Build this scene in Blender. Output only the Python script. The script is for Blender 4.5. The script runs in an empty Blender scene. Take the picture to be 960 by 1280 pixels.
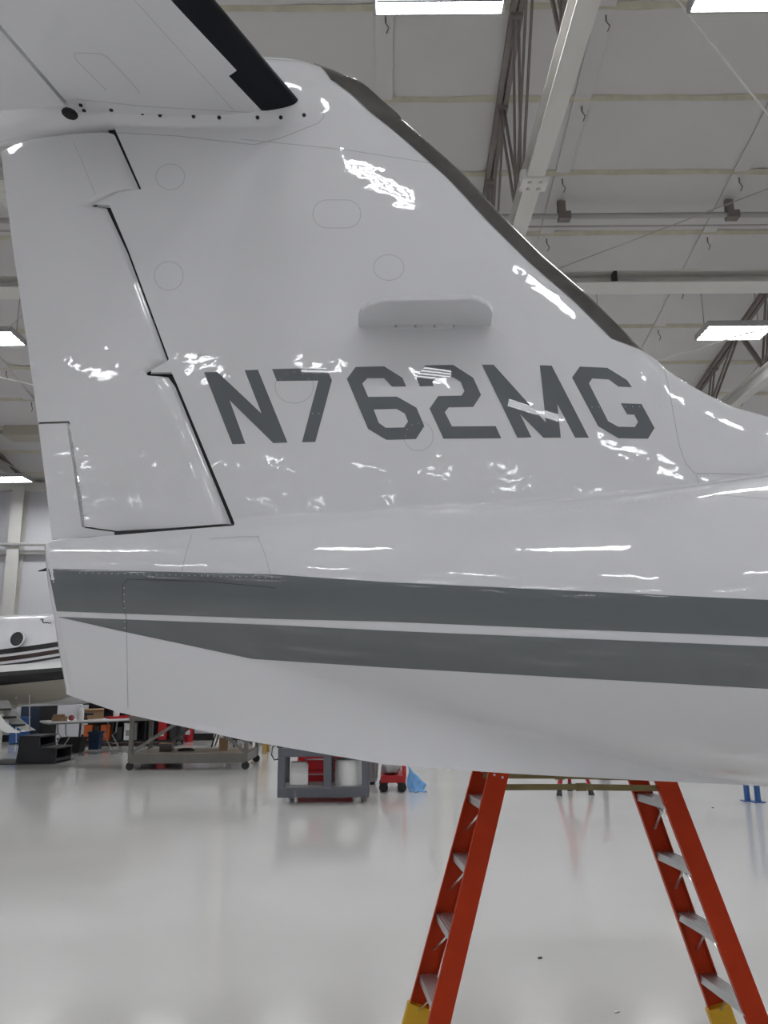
import bpy, bmesh, math, random
import numpy as np
from mathutils import Vector, Matrix, geometry

random.seed(4)
C = bpy.context.scene.collection
SC = bpy.context.scene
R = math.radians

# ------------------------------------------------------------------ camera
W_, H_, F_ = 960.0, 1280.0, 960.0
PITCH, ROLL, CAMZ = R(11.9), R(0.45), 1.75
FWD = Vector((0, math.cos(PITCH), math.sin(PITCH)))
UP0 = Vector((0, -math.sin(PITCH), math.cos(PITCH)))
RT0 = Vector((1, 0, 0))
RT = RT0 * math.cos(ROLL) - UP0 * math.sin(ROLL)
UP = RT0 * math.sin(ROLL) + UP0 * math.cos(ROLL)
CAM = Vector((0, 0, CAMZ))
cd = bpy.data.cameras.new('camera')
cam = bpy.data.objects.new('camera', cd)
C.objects.link(cam)
cd.sensor_fit = 'VERTICAL'
cd.sensor_height = 36.0
cd.lens = 36.0 * F_ / H_
cd.clip_start = 0.05
cam.matrix_world = Matrix(((RT.x, UP.x, -FWD.x, 0), (RT.y, UP.y, -FWD.y, 0), (RT.z, UP.z, -FWD.z, CAMZ), (0, 0, 0, 1)))
SC.camera = cam

# ------------------------------------------------------------------ world, exposure
world = bpy.data.worlds.new('world')
SC.world = world
world.use_nodes = True
world.node_tree.nodes['Background'].inputs[0].default_value = (0.8, 0.85, 0.9, 1)
world.node_tree.nodes['Background'].inputs[1].default_value = 0.05
SC.view_settings.view_transform = 'Standard'
SC.view_settings.look = 'None'
SC.view_settings.gamma = 1
SC.view_settings.use_curve_mapping = False
SC.view_settings.exposure = -0.17
LAMP_POWER = 34.0          # emission strength of the LED tubes


def ray(px, py):
    u = (px - W_ / 2) / F_
    v = (H_ / 2 - py) / F_
    return FWD + RT * u + UP * v


def P(px, py, Y):
    d = ray(px, py)
    return CAM + d * (Y / d.y)


def PZ(px, py, Z):
    d = ray(px, py)
    return CAM + d * ((Z - CAMZ) / d.z)


# ------------------------------------------------------------------ materials
def mat(name, col, rough=0.5, metal=0.0, coat=0.0, noise=0.0, nscale=8.0, bump=0.0, bscale=30.0, emit=None, spec=0.5, col2=None, bdist=0.01):
    m = bpy.data.materials.new(name)
    m.use_nodes = True
    nt = m.node_tree
    b = nt.nodes['Principled BSDF']
    b.inputs['Base Color'].default_value = (*col, 1)
    b.inputs['Roughness'].default_value = rough
    b.inputs['Metallic'].default_value = metal
    b.inputs['Specular IOR Level'].default_value = spec
    b.inputs['Coat Weight'].default_value = coat
    b.inputs['Coat Roughness'].default_value = 0.015
    tc = nt.nodes.new('ShaderNodeTexCoord')
    if noise > 0 or col2:
        n = nt.nodes.new('ShaderNodeTexNoise')
        n.inputs['Scale'].default_value = nscale
        n.inputs['Detail'].default_value = 5
        nt.links.new(tc.outputs['Object'], n.inputs['Vector'])
        r = nt.nodes.new('ShaderNodeMix')
        r.data_type = 'RGBA'
        a = col2 if col2 else tuple(max(0, c * (1 - noise)) for c in col)
        r.inputs[6].default_value = (*a, 1)
        r.inputs[7].default_value = (*[min(1, c * (1 + (noise if not col2 else 0))) for c in col], 1)
        nt.links.new(n.outputs['Fac'], r.inputs[0])
        nt.links.new(r.outputs[2], b.inputs['Base Color'])
    if bump > 0:
        n2 = nt.nodes.new('ShaderNodeTexNoise')
        n2.inputs['Scale'].default_value = bscale
        n2.inputs['Detail'].default_value = 2.4
        nt.links.new(tc.outputs['Object'], n2.inputs['Vector'])
        bp = nt.nodes.new('ShaderNodeBump')
        bp.inputs['Strength'].default_value = bump
        bp.inputs['Distance'].default_value = bdist
        nt.links.new(n2.outputs['Fac'], bp.inputs['Height'])
        nt.links.new(bp.outputs['Normal'], b.inputs['Normal'])
        if coat > 0:
            nt.links.new(bp.outputs['Normal'], b.inputs['Coat Normal'])
    if emit:
        b.inputs['Emission Color'].default_value = (*emit[0], 1)
        b.inputs['Emission Strength'].default_value = emit[1]
    return m


M = {}
M['paint'] = mat('white_gloss_paint', (0.73, 0.73, 0.755), 0.4, coat=1.0, noise=0.02, nscale=3, bump=0.5, bscale=6.0, bdist=0.006, spec=0.1)
M['stripe'] = mat('grey_stripe_paint', (0.125, 0.138, 0.142), 0.2, coat=0.9, noise=0.06, nscale=5, bump=0.5, bscale=5.0, bdist=0.006)
M['letter'] = mat('grey_letter_paint', (0.10, 0.112, 0.125), 0.3, coat=0.6)
M['boot'] = mat('black_rubber', (0.004, 0.005, 0.009), 0.4, noise=0.2, spec=0.25)
M['finboot'] = mat('dark_edge_strip', (0.15, 0.145, 0.14), 0.17, metal=0.6, noise=0.35, nscale=14, bump=0.3, bscale=60, bdist=0.002)
M['dark'] = mat('dark_gap', (0.01, 0.01, 0.01), 0.7)
M['seam'] = mat('panel_seam_sealant', (0.45, 0.45, 0.46), 0.5)
M['screw'] = mat('dark_screw', (0.03, 0.03, 0.032), 0.4, metal=0.5)
M['floor'] = None
M['wall'] = mat('wall_insulation', (0.60, 0.60, 0.63), 0.7, noise=0.04, nscale=1.2, bump=0.2, bscale=3)
M['ceil'] = mat('ceiling_insulation', (0.62, 0.605, 0.60), 0.75, noise=0.05, nscale=1.0, bump=0.25, bscale=2.5, bdist=0.03)
M['tape'] = mat('seam_tape', (0.58, 0.55, 0.44), 0.7, noise=0.2, nscale=6)
M['beam'] = mat('white_steel', (0.62, 0.61, 0.58), 0.5, noise=0.05, nscale=4)
M['steel'] = mat('brown_primer_steel', (0.22, 0.19, 0.175), 0.6, noise=0.25, nscale=5)
M['pipe'] = mat('grey_pipe', (0.42, 0.41, 0.40), 0.5)
M['wire'] = mat('pale_wire', (0.75, 0.75, 0.73), 0.5)
M['housing'] = mat('lamp_housing', (0.4, 0.4, 0.4), 0.5)
M['tube'] = mat('led_tube', (1, 1, 1), 0.5, emit=((0.975, 0.985, 1.0), LAMP_POWER))
M['orange'] = mat('orange_fibreglass', (0.49, 0.040, 0.007), 0.42, spec=0.2, noise=0.12, nscale=12, bump=0.1, bscale=120, bdist=0.001)
M['alu'] = mat('brushed_aluminium', (0.62, 0.62, 0.63), 0.3, metal=0.9, noise=0.1, nscale=20)
M['brass'] = mat('olive_plated_steel', (0.23, 0.185, 0.085), 0.45, metal=0.5, noise=0.2, nscale=15)
M['yellow'] = mat('yellow_plastic', (0.72, 0.42, 0.02), 0.45)
M['greyplastic'] = mat('grey_plastic', (0.115, 0.12, 0.14), 0.5, noise=0.08)
M['charcoal'] = mat('charcoal_plastic', (0.035, 0.036, 0.04), 0.6, noise=0.15)
M['black'] = mat('black_plastic', (0.012, 0.012, 0.013), 0.5)
M['white'] = mat('white_plastic', (0.78, 0.78, 0.77), 0.4)
M['red'] = mat('red_enamel', (0.42, 0.015, 0.02), 0.3)
M['cardboard'] = mat('cardboard', (0.30, 0.19, 0.10), 0.8, noise=0.15)
M['wood'] = mat('plywood', (0.42, 0.36, 0.28), 0.6, noise=0.2, nscale=6)
M['benchsteel'] = mat('grey_bench_steel', (0.15, 0.145, 0.13), 0.45, metal=0.3, noise=0.15)
M['blue'] = mat('blue_plastic', (0.03, 0.10, 0.30), 0.4)
M['paleblue'] = mat('pale_blue_cloth', (0.16, 0.36, 0.66), 0.8)
M['darkblue'] = mat('dark_blue_plastic', (0.015, 0.035, 0.08), 0.4)
M['navy'] = mat('navy_door_paint', (0.022, 0.032, 0.055), 0.4)
M['mustard'] = mat('mustard_paint', (0.38, 0.24, 0.06), 0.6)
M['orangeplastic'] = mat('orange_plastic', (0.6, 0.12, 0.02), 0.45)
M['chrome'] = mat('polished_metal', (0.85, 0.85, 0.85), 0.08, metal=1.0)
M['beige'] = mat('beige_paint', (0.45, 0.42, 0.36), 0.4)
M['brown'] = mat('brown_stripe_paint', (0.035, 0.016, 0.012), 0.25, coat=0.5)
M['glass'] = mat('dark_window', (0.05, 0.055, 0.06), 0.1)
M['grey'] = mat('mid_grey_plastic', (0.28, 0.28, 0.28), 0.5)
M['concreteseam'] = mat('door_panel_steel', (0.5, 0.51, 0.53), 0.5, noise=0.05)


def floor_mat():
    m = mat('epoxy_floor', (0.63, 0.625, 0.605), 0.12, coat=0.3, noise=0.05, nscale=0.6)
    nt = m.node_tree
    b = nt.nodes['Principled BSDF']
    b.inputs['Coat Roughness'].default_value = 0.06
    tc = [n for n in nt.nodes if n.type == 'TEX_COORD'][0]
    n = nt.nodes.new('ShaderNodeTexNoise')
    n.inputs['Scale'].default_value = 0.9
    n.inputs['Detail'].default_value = 6
    nt.links.new(tc.outputs['Object'], n.inputs['Vector'])
    mr = nt.nodes.new('ShaderNodeMapRange')
    mr.inputs['To Min'].default_value = 0.07
    mr.inputs['To Max'].default_value = 0.20
    nt.links.new(n.outputs['Fac'], mr.inputs['Value'])
    nt.links.new(mr.outputs['Result'], b.inputs['Roughness'])
    return m


M['floor'] = floor_mat()

# ------------------------------------------------------------------ object helpers


def tag(o, label=None, cat=None, group=None, kind=None):
    if label:
        o['label'] = label
    if cat:
        o['category'] = cat
    if group:
        o['group'] = group
    if kind:
        o['kind'] = kind
    return o


def empty(name, loc=(0, 0, 0), rotz=0.0, label=None, cat=None, group=None):
    o = bpy.data.objects.new(name, None)
    C.objects.link(o)
    o.location = loc
    o.rotation_euler = (0, 0, rotz)
    o.empty_display_size = 0.1
    return tag(o, label, cat, group)


def obj(name, bm, m, parent=None, smooth=False, bevel=0.0, origin=None):
    me = bpy.data.meshes.new(name)
    if isinstance(bm, tuple):
        me.from_pydata(*bm)
    else:
        bmesh.ops.recalc_face_normals(bm, faces=bm.faces)
        bm.to_mesh(me)
        bm.free()
    if isinstance(m, (list, tuple)):
        for x in m:
            me.materials.append(x)
    else:
        me.materials.append(m)
    if smooth:
        me.polygons.foreach_set('use_smooth', [True] * len(me.polygons))
        if smooth != 'full':
            me.set_sharp_from_angle(angle=R(38))
    o = bpy.data.objects.new(name, me)
    C.objects.link(o)
    if origin is not None:
        me.transform(Matrix.Translation(-Vector(origin)))
        o.location = origin
    if parent:
        o.parent = parent
    if bevel:
        md = o.modifiers.new('bevel', 'BEVEL')
        md.width = bevel
        md.segments = 2
        md.limit_method = 'ANGLE'
    return o


def box(bm, c, s, rot=None):
    """box centred at c with full sizes s"""
    mt = Matrix.Translation(c)
    if rot is not None:
        mt = mt @ rot.to_4x4()
    bmesh.ops.create_cube(bm, size=1, matrix=mt @ Matrix.Diagonal((*s, 1)))
    return bm


def B(c, s, rot=None):
    return box(bmesh.new(), c, s, rot)


def bar(bm, a, b, w, h, up=Vector((0, 0, 1))):
    """rectangular bar from a to b: w across, h along up"""
    a, b = Vector(a), Vector(b)
    d = (b - a)
    L = d.length
    d.normalize()
    x = d.cross(up)
    if x.length < 1e-4:
        x = d.cross(Vector((1, 0, 0)))
    x.normalize()
    z = x.cross(d)
    rot = Matrix((x, d, z)).transposed()
    return box(bm, (a + b) / 2, (w, L, h), rot)


def rod(bm, a, b, r, seg=8, r2=None):
    a, b = Vector(a), Vector(b)
    d = b - a
    q = d.to_track_quat('Z', 'Y').to_matrix().to_4x4()
    bmesh.ops.create_cone(bm, cap_ends=True, segments=seg, radius1=r, radius2=r if r2 is None else r2, depth=d.length,
                          matrix=Matrix.Translation((a + b) / 2) @ q)
    return bm


def tube(pts, r, seg=8):
    """a bent tube through pts as one bmesh"""
    bm = bmesh.new()
    pts = [Vector(p) for p in pts]
    rings = []
    for i, p in enumerate(pts):
        t = (pts[min(i + 1, len(pts) - 1)] - pts[max(i - 1, 0)]).normalized()
        x = t.cross(Vector((0.13, 0.21, 1))).normalized()
        y = t.cross(x)
        rings.append([bm.verts.new(p + (x * math.cos(a) + y * math.sin(a)) * r) for a in [2 * math.pi * k / seg for k in range(seg)]])
    for a, b in zip(rings, rings[1:]):
        for k in range(seg):
            bm.faces.new((a[k], a[(k + 1) % seg], b[(k + 1) % seg], b[k]))
    bm.faces.new(rings[0][::-1])
    bm.faces.new(rings[-1])
    return bm


def lathe(prof, seg=24, c=(0, 0, 0)):
    bm = bmesh.new()
    rings = []
    for r, z in prof:
        rings.append([bm.verts.new((c[0] + max(r, 1e-4) * math.cos(2 * math.pi * k / seg), c[1] + max(r, 1e-4) * math.sin(2 * math.pi * k / seg), c[2] + z)) for k in range(seg)])
    for a, b in zip(rings, rings[1:]):
        for k in range(seg):
            bm.faces.new((a[k], a[(k + 1) % seg], b[(k + 1) % seg], b[k]))
    bm.faces.new(rings[0][::-1])
    bm.faces.new(rings[-1])
    return bm


def prism(pts, ext):
    """polygon of 3D pts pushed along ext"""
    bm = bmesh.new()
    ext = Vector(ext)
    a = [bm.verts.new(p) for p in pts]
    b = [bm.verts.new(Vector(p) + ext) for p in pts]
    bm.faces.new(a)
    bm.faces.new(b[::-1])
    n = len(a)
    for i in range(n):
        bm.faces.new((a[i], b[i], b[(i + 1) % n], a[(i + 1) % n]))
    return bm


def copy_tree(o, parent=None):
    c = o.copy()
    C.objects.link(c)
    if parent:
        c.parent = parent
    for ch in list(o.children):
        copy_tree(ch, c)
    return c


# ================================================================== THE HANGAR
XL, XR, YB, YF = -19.0, 19.0, 22.0, -26.0     # side walls, far wall, front wall
RIDGE_Y, EAVE = -2.0, 7.35
SLOPE = 0.2


def ceil_z(y):
    return 11.75 - SLOPE * y if y > RIDGE_Y else 12.15 - SLOPE * (RIDGE_Y - y)


tag(obj('floor', B((0, (YB + YF) / 2, -0.1), (XR - XL, YB - YF, 0.2)), M['floor']), kind='structure')
wall_back = tag(obj('wall_back', B((0, YB + 0.1, 5), (XR - XL, 0.2, 10)), M['wall']), kind='structure')
tag(obj('wall_left', B((XL - 0.1, (YB + YF) / 2, 6.2), (0.2, YB - YF, 12.4)), M['wall']), kind='structure')
tag(obj('wall_right', B((XR + 0.1, (YB + YF) / 2, 6.2), (0.2, YB - YF, 12.4)), M['wall']), kind='structure')
wf = tag(obj('wall_front', B((0, YF - 0.1, 5), (XR - XL, 0.2, 10)), M['concreteseam']), kind='structure')
bm = bmesh.new()
for ya, yb in ((RIDGE_Y, YB + 0.2), (RIDGE_Y, YF - 0.2)):
    za, zb = ceil_z(ya) + 0.06, 12.15 - SLOPE * abs(yb - RIDGE_Y) + 0.06
    v = [bm.verts.new(p) for p in ((XL, ya, za), (XR, ya, za), (XR, yb, zb), (XL, yb, zb))]
    v2 = [bm.verts.new(Vector(x.co) + Vector((0, 0, 0.2))) for x in v]
    bm.faces.new(v)
    bm.faces.new(v2[::-1])
    for i in range(4):
        bm.faces.new((v[i], v2[i], v2[(i + 1) % 4], v[(i + 1) % 4]))
ceiling = tag(obj('ceiling', bm, M['ceil']), kind='structure')

# insulation panels on the far slope (pillowed between the purlin seams)
SEAM0, SEAMD = 10.92, 1.31
BAY0, BAYD = 2.9, 2.85
ang = math.atan(SLOPE)
LEN = SEAMD / math.cos(ang)


def pillow(nx=7, ny=5):
    vs, fs = [], []
    for j in range(ny):
        for i in range(nx):
            u, v = i / (nx - 1), j / (ny - 1)
            sag = 0.045 * (1 - (2 * u - 1) ** 6) * (1 - (2 * v - 1) ** 4)
            vs.append(((u - 0.5) * (BAYD - 0.02), (v - 0.5) * (LEN - 0.03), -sag))
    for j in range(ny - 1):
        for i in range(nx - 1):
            a = j * nx + i
            fs.append((a, a + nx, a + nx + 1, a + 1))
    me = bpy.data.meshes.new('insulation_panel')
    me.from_pydata(vs, [], fs)
    me.materials.append(M['ceil'])
    me.polygons.foreach_set('use_smooth', [True] * len(me.polygons))
    return me


pm = pillow()
for k in range(-5, 8):
    y = SEAM0 + SEAMD * (k + 0.5)
    for i in range(-5, 4):
        o = bpy.data.objects.new('insulation_panel', pm)
        C.objects.link(o)
        o.parent = ceiling
        o.location = (BAY0 + BAYD * (i + 0.5), y, ceil_z(y) + 0.03)
        o.rotation_euler = (-ang, 0, 0)
tm = None
for k in range(-5, 9):
    y = SEAM0 + SEAMD * k
    bm = bmesh.new()
    n = 60
    rr = random.Random(k + 50)
    prev = None
    for i in range(n + 1):
        x = -14 + 28 * i / n
        wv = 0.045 + rr.uniform(-0.012, 0.012)
        dz = rr.uniform(-0.012, 0.012)
        z = ceil_z(y)
        cur = [bm.verts.new((x, y - wv, z + 0.2 * wv + 0.02 + dz)), bm.verts.new((x, y, z - 0.035 + dz)), bm.verts.new((x, y + wv, z - 0.2 * wv + 0.02 + dz))]
        if prev:
            bm.faces.new((prev[0], prev[1], cur[1], cur[0]))
            bm.faces.new((prev[1], prev[2], cur[2], cur[1]))
        prev = cur
    obj('seam_tape', bm, M['tape'], ceiling, smooth=True)
# rafter ribs beneath the insulation with small wire hooks
for xb in (BAY0, BAY0 + BAYD, BAY0 - 2 * BAYD, BAY0 - 4 * BAYD, BAY0 - BAYD, BAY0 + 2 * BAYD):
    bm = bmesh.new()
    bar(bm, (xb, 4.5, ceil_z(4.5)), (xb, 21.6, ceil_z(21.6)), 0.24, 0.02)
    obj('rafter_rib', bm, M['ceil'], ceiling)
    bm = bmesh.new()
    for k in range(-3, 7):
        y = SEAM0 + SEAMD * k + 0.1
        z = ceil_z(y)
        rod(bm, (xb + 0.02, y, z), (xb + 0.02, y, z - 0.10), 0.012, 5)
        rod(bm, (xb + 0.02, y, z - 0.10), (xb + 0.06, y, z - 0.17), 0.008, 5)
        rod(bm, (xb + 0.06, y, z - 0.17), (xb + 0.03, y + 0.02, z - 0.24), 0.008, 5)
    obj('wire_hook', bm, M['steel'], ceiling)

# far wall: columns, girts, insulation seams, base trim, doors
for i, x in enumerate((-16.6, -10.62, -4.5, 1.6, 7.5, 13.6)):
    bm = bmesh.new()
    box(bm, (x, YB - 0.30, 3.6), (0.36, 0.02, 7.2))
    box(bm, (x, YB - 0.02, 3.6), (0.36, 0.02, 7.2))
    box(bm, (x, YB - 0.16, 3.6), (0.025, 0.28, 7.2))
    obj('wall_column', bm, M['beam'], wall_back)
for z, s in ((5.25, 0.10), (7.2, 0.22), (2.6, 0.08)):
    bm = bmesh.new()
    box(bm, (0, YB - 0.10, z), (36, 0.20, s))
    obj('wall_girt', bm, M['beam'], wall_back)
bm = bmesh.new()
rod(bm, (-18, YB - 0.36, 5.45), (18, YB - 0.36, 5.45), 0.05, 8)
obj('wall_pipe', bm, M['pipe'], wall_back)
bm = bmesh.new()
for i in range(-14, 15):
    box(bm, (i * 1.2 + 0.3, YB - 0.006, 3.6), (0.035, 0.012, 7.2))
tag(obj('insulation_seam', bm, M['tape'], wall_back), kind='stuff')
tag(obj('baseboard_back', B((0, YB - 0.03, 0.09), (37, 0.06, 0.18)), M['black']), kind='structure')
for i in range(-6, 7):
    obj('door_panel', B((i * 2.9, YF + 0.03, 3.6), (2.84, 0.06, 7.1)), M['concreteseam'], wf)


def hingeless_door(name, px0, px1, m, w_extra=0.0):
    a, b = P(px0, 900, YB - 0.05), P(px1, 900, YB - 0.05)
    o = tag(obj(name, B(((a.x + b.x) / 2, YB - 0.05, 1.07), (abs(b.x - a.x) + w_extra, 0.08, 2.14)), m, bevel=0.006), kind='structure')
    return o, a.x, b.x


d1, x0, x1 = hingeless_door('door_1', 26, 50, M['navy'])
obj('door_frame', B((x1 + 0.25, YB - 0.06, 1.1), (0.46, 0.1, 2.2)), M['black'], d1)
d2, x0, x1 = hingeless_door('door_2', 66, 103, M['wall'])
obj('door_handle', lathe([(0.03, -0.02), (0.03, 0.02)], 10, (x0 + 0.17, YB - 0.12, 1.3)), M['screw'], d2)


# ---- roof trusses
def truss(x, label):
    t = empty('roof_truss', (x, 10, 7.2), 0, label, 'truss', 'roof trusses')
    inv = Matrix.Translation((-x, -10, -7.2))

    def part(name, bm, m):
        bmesh.ops.transform(bm, matrix=inv, verts=bm.verts)
        return obj(name, bm, m, t)
    bm = bmesh.new()
    y0, y1 = -25.0, 21.6
    box(bm, (x, (y0 + y1) / 2, 7.26), (0.20, y1 - y0, 0.02))
    box(bm, (x, (y0 + y1) / 2, 7.52), (0.20, y1 - y0, 0.02))
    box(bm, (x, (y0 + y1) / 2, 7.39), (0.02, y1 - y0, 0.26))
    part('bottom_chord', bm, M['beam'])
    bm = bmesh.new()
    box(bm, (x, 7.85, 7.235), (0.30, 0.24, 0.03))
    for sx in (-1, 1):
        for sy in (-1, 1):
            rod(bm, (x + sx * 0.06, 7.85 + sy * 0.06, 7.19), (x + sx * 0.06, 7.85 + sy * 0.06, 7.24), 0.022, 6)
    box(bm, (x - 0.13, 7.8, 7.3), (0.06, 0.1, 0.12))
    part('splice_plate', bm, M['beam'])
    for s in (-1, 1):
        bm = bmesh.new()
        bar(bm, (x + s * 0.05, -2, ceil_z(-2) - 0.05), (x + s * 0.05, 21.6, ceil_z(21.6) - 0.05), 0.07, 0.08)
        part('top_chord', bm, M['steel'])
    for k in range(-3, 5):
        yb = 8.83 + 2.64 * k
        for dy in (-1.78, -0.46, 0.86):
            yt = yb + dy
            zt = ceil_z(yt) - 0.07
            if zt < 7.8 or yt > 21:
                continue
            bm = bmesh.new()
            for s in (-1, 1):
                bar(bm, (x + s * 0.035, yb, 7.53), (x + s * 0.035, yt, zt), 0.028, 0.05, Vector((0, 1, 0)))
            part('web_member', bm, M['steel'])
    for k in range(-3, 8):
        yt = 8.37 + 1.32 * k
        part('gusset_plate', B((x, yt, ceil_z(yt) - 0.07), (0.16, 0.18, 0.10)), M['steel'])
    return t


truss(1.75, 'brown web roof truss on a white I-beam chord beside the dark fin edge')
truss(7.45, 'roof truss at the far right behind the lit ceiling lamp')
truss(-4.4, 'roof truss running above and behind the white tail')
truss(-10.5, 'roof truss at the far left meeting the wall column')

# cross girder under the chords
bm = bmesh.new()
box(bm, (0, 9.98, 7.065), (37.6, 0.34, 0.02))
box(bm, (0, 9.98, 7.235), (37.6, 0.34, 0.02))
box(bm, (0, 9.98, 7.15), (37.6, 0.02, 0.16))
g = obj('cross_girder', bm, M['beam'], origin=(0, 9.98, 7.0))
tag(g, 'long pale steel girder crossing the hangar under the roof trusses', 'girder')
bm = bmesh.new()
box(bm, (P(770, 355, 9.8).x, 9.85, 7.15), (0.05, 0.12, 0.15))
bmesh.ops.translate(bm, vec=(0, -9.98, -7.0), verts=bm.verts)
obj('girder_clamp', bm, M['screw'], g)

# sprinkler pipe with hangers
py_, pz_ = 11.45, 9.15
sp = empty('sprinkler_pipe', (0, py_, pz_), 0, 'horizontal grey pipe hung below the ceiling insulation right of the fin', 'pipe')
obj('pipe', rod(bmesh.new(), (-13, 0, 0), (13, 0, 0), 0.045, 10), M['pipe'], sp, smooth=True)
obj('conduit', rod(bmesh.new(), (-13, 0.1, -0.13), (13, 0.1, -0.13), 0.016, 8), M['pipe'], sp, smooth=True)
for px in (702, 912, 400, 190):
    x = P(px, 266, py_).x
    bm = bmesh.new()
    rod(bm, (x, 0, 0.04), (x, 0, ceil_z(py_) - pz_ - 0.02), 0.012, 6)
    box(bm, (x, 0, ceil_z(py_) - pz_ - 0.14), (0.13, 0.07, 0.2))
    box(bm, (x + 0.04, 0, -0.01), (0.2, 0.14, 0.13))
    obj('pipe_hanger', bm, M['steel'], sp)


def wire(name, a, b, r, m, label, cat='cable'):
    a, b = Vector(a), Vector(b)
    o = obj(name, rod(bmesh.new(), a, b, r, 6), m, origin=(a + b) / 2)
    return tag(o, label, cat)


def ext(a, b, s0, s1):
    return a + (b - a) * s0, a + (b - a) * s1


a, b = P(847, 0, 6.5), P(960, 143, 7.6)
wire('ceiling_cable', *ext(a, b, -0.9, 2.4), 0.012, M['wire'], 'pale cable slanting down at the top right beside the lamp')
a, b = P(700, 335, 11.3), P(960, 236, 10.9)
wire('ceiling_cable', *ext(a, b, -0.3, 2.0), 0.008, M['pipe'], 'thin cable rising to the right across the hung pipe')
a, b = P(815, 452, 12.2), P(960, 409, 12.0)
wire('ceiling_cable', *ext(a, b, -0.5, 2.5), 0.011, M['wire'], 'pale cable rising across the face of the right-hand lamp')
a, b = P(711, 22, 6.9), P(638, 284, 9.2)
wire('brace_rod', *ext(a, b, -1.2, 1.1), 0.028, M['steel'], 'dark round brace rod left of the white I-beam', 'rod')
bm = bmesh.new()
pc = P(710, 30, 6.97)
a, b = P(0, 420, 13), P(48, 375, 12)
wire('ceiling_cable', *ext(a, b, -1, 1.2), 0.008, M['pipe'], 'thin cable beside the left ceiling lamp behind the rudder')
a, b = P(0, 472, 12), P(45, 482, 12)
wire('ceiling_cable', *ext(a, b, -1, 3), 0.01, M['wire'], 'pale cable below the left ceiling lamp behind the rudder')

# ---- ceiling lights
LZ = 7.85


def make_light(rowy):
    t = empty('ceiling_light', (0, rowy, LZ))
    bm = bmesh.new()
    box(bm, (0, 0, 0.03), (1.22, 0.62, 0.06))
    for s in (-1, 1):
        box(bm, (s * 0.6, 0, -0.02), (0.025, 0.62, 0.05))
        box(bm, (0, s * 0.3, -0.02), (1.22, 0.02, 0.05))
    obj('housing', bm, M['housing'], t)
    for k in range(4):
        y = -0.225 + 0.15 * k
        obj('led_tube', B((0, y, -0.015), (1.16, 0.10, 0.02)), M['tube'], t)
    for k in range(3):
        obj('dark_gap_bar', B((0, -0.15 + 0.15 * k, -0.022), (1.16, 0.022, 0.04)), M['greyplastic'], t)  # dark bars added so the gaps between the tubes read dark
    for s in (-1, 1):
        L = ceil_z(rowy) - LZ
        obj('suspension_wire', rod(bmesh.new(), (s * 0.5, 0.1, 0.06), (s * 0.5, 0.1, L), 0.006, 5), M['steel'], t)
    return t


ORD = 'first second third fourth fifth sixth seventh eighth ninth tenth eleventh twelfth thirteenth'.split()
LCOLS = [0.55 + 2.95 * k for k in range(-6, 7)]
named = {(5.8, 0.55): 'bright LED ceiling lamp cut by the top edge left of the truss',
         (5.8, 3.5): 'bright LED ceiling lamp in the top right corner',
         (13.1, 6.45): 'bright LED ceiling lamp under the girder at the right edge',
         (13.1, -7.27): 'bright LED ceiling lamp at the left edge beside the rudder',
         (20.1, -10.2): 'far LED ceiling lamp seen edge-on at the left above the wall'}
hidden = {5.8: 'LED ceiling lamp of the nearest row, hidden behind the tail', 13.1: 'LED ceiling lamp of the middle row, hidden by the white tail',
          20.1: 'LED ceiling lamp of the far row, hidden by the white tail', -1.3: 'LED ceiling lamp overhead of the viewer', -8.5: 'LED ceiling lamp one row behind the viewer',
          -15.7: 'LED ceiling lamp two rows behind the viewer', -22.0: 'LED ceiling lamp by the hangar door behind the viewer'}
for rowy in (5.8, 13.1, 20.1, -1.3, -8.5, -15.7, -22.0):
    proto = None
    cols = list(LCOLS)
    if rowy == 13.1:
        cols = [c if abs(c + 8.3) > 0.2 else -7.27 for c in cols]
        cols = [c for c in cols if abs(c + 5.35) > 0.2] + [-4.6]
    if rowy == 20.1:
        cols = [c if abs(c + 11.25) > 0.2 else -10.2 for c in cols]
    for x in cols:
        if abs(x) > 18 or (rowy == 20.1 and abs(x) > 14):
            continue
        if proto is None:
            o = proto = make_light(rowy)
        else:
            o = copy_tree(proto)
        o.location = (x, rowy, LZ if rowy != 20.1 else 7.0)
        key = next((k for k in named if k[0] == rowy and abs(k[1] - x) < 0.05), None)
        if key:
            tag(o, named[key], 'lamp', 'LED ceiling lamps')
        else:
            tag(o, hidden[rowy].replace(' lamp', ' lamp %s from the left' % ORD[cols.index(x)], 1), 'lamp', 'LED ceiling lamps')

# unit heater high on the left
a, b = P(11, 527, 19.0), P(60, 545, 19.0)
hc = (a + b) / 2
h = empty('unit_heater', hc, 0, 'beige box heater hung under the roof at the far left', 'heater')
obj('heater_case', B((0, 0, 0), (1.0, 0.6, 0.55)), M['beige'], h, bevel=0.02)
obj('flue_pipe', tube([(-0.7, 0, -0.1), (-0.55, 0, 0.05), (-0.5, 0, 0.05)], 0.08), M['pipe'], h, smooth=True)
for s in (-1, 1):
    obj('hanger_rod', rod(bmesh.new(), (s * 0.4, 0, 0.27), (s * 0.4, 0, ceil_z(19) - hc.z), 0.012, 6), M['steel'], h)
obj('gas_pipe', tube([(-0.5, 0, -0.1), (-0.8, 0, -0.1), (-0.95, 0, 0.2), (-0.95, 0, ceil_z(19) - hc.z)], 0.03), M['steel'], h, smooth=True)

# ================================================================== THE WHITE AIRPLANE (tail section)
YC = 3.0                       # its plane of symmetry


def pl(px, py):
    p = P(px, py, YC)
    return p.x, p.z


def plx(pts):
    a = np.array([pl(*p) for p in pts])
    return a[:, 0], a[:, 1]


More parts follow.
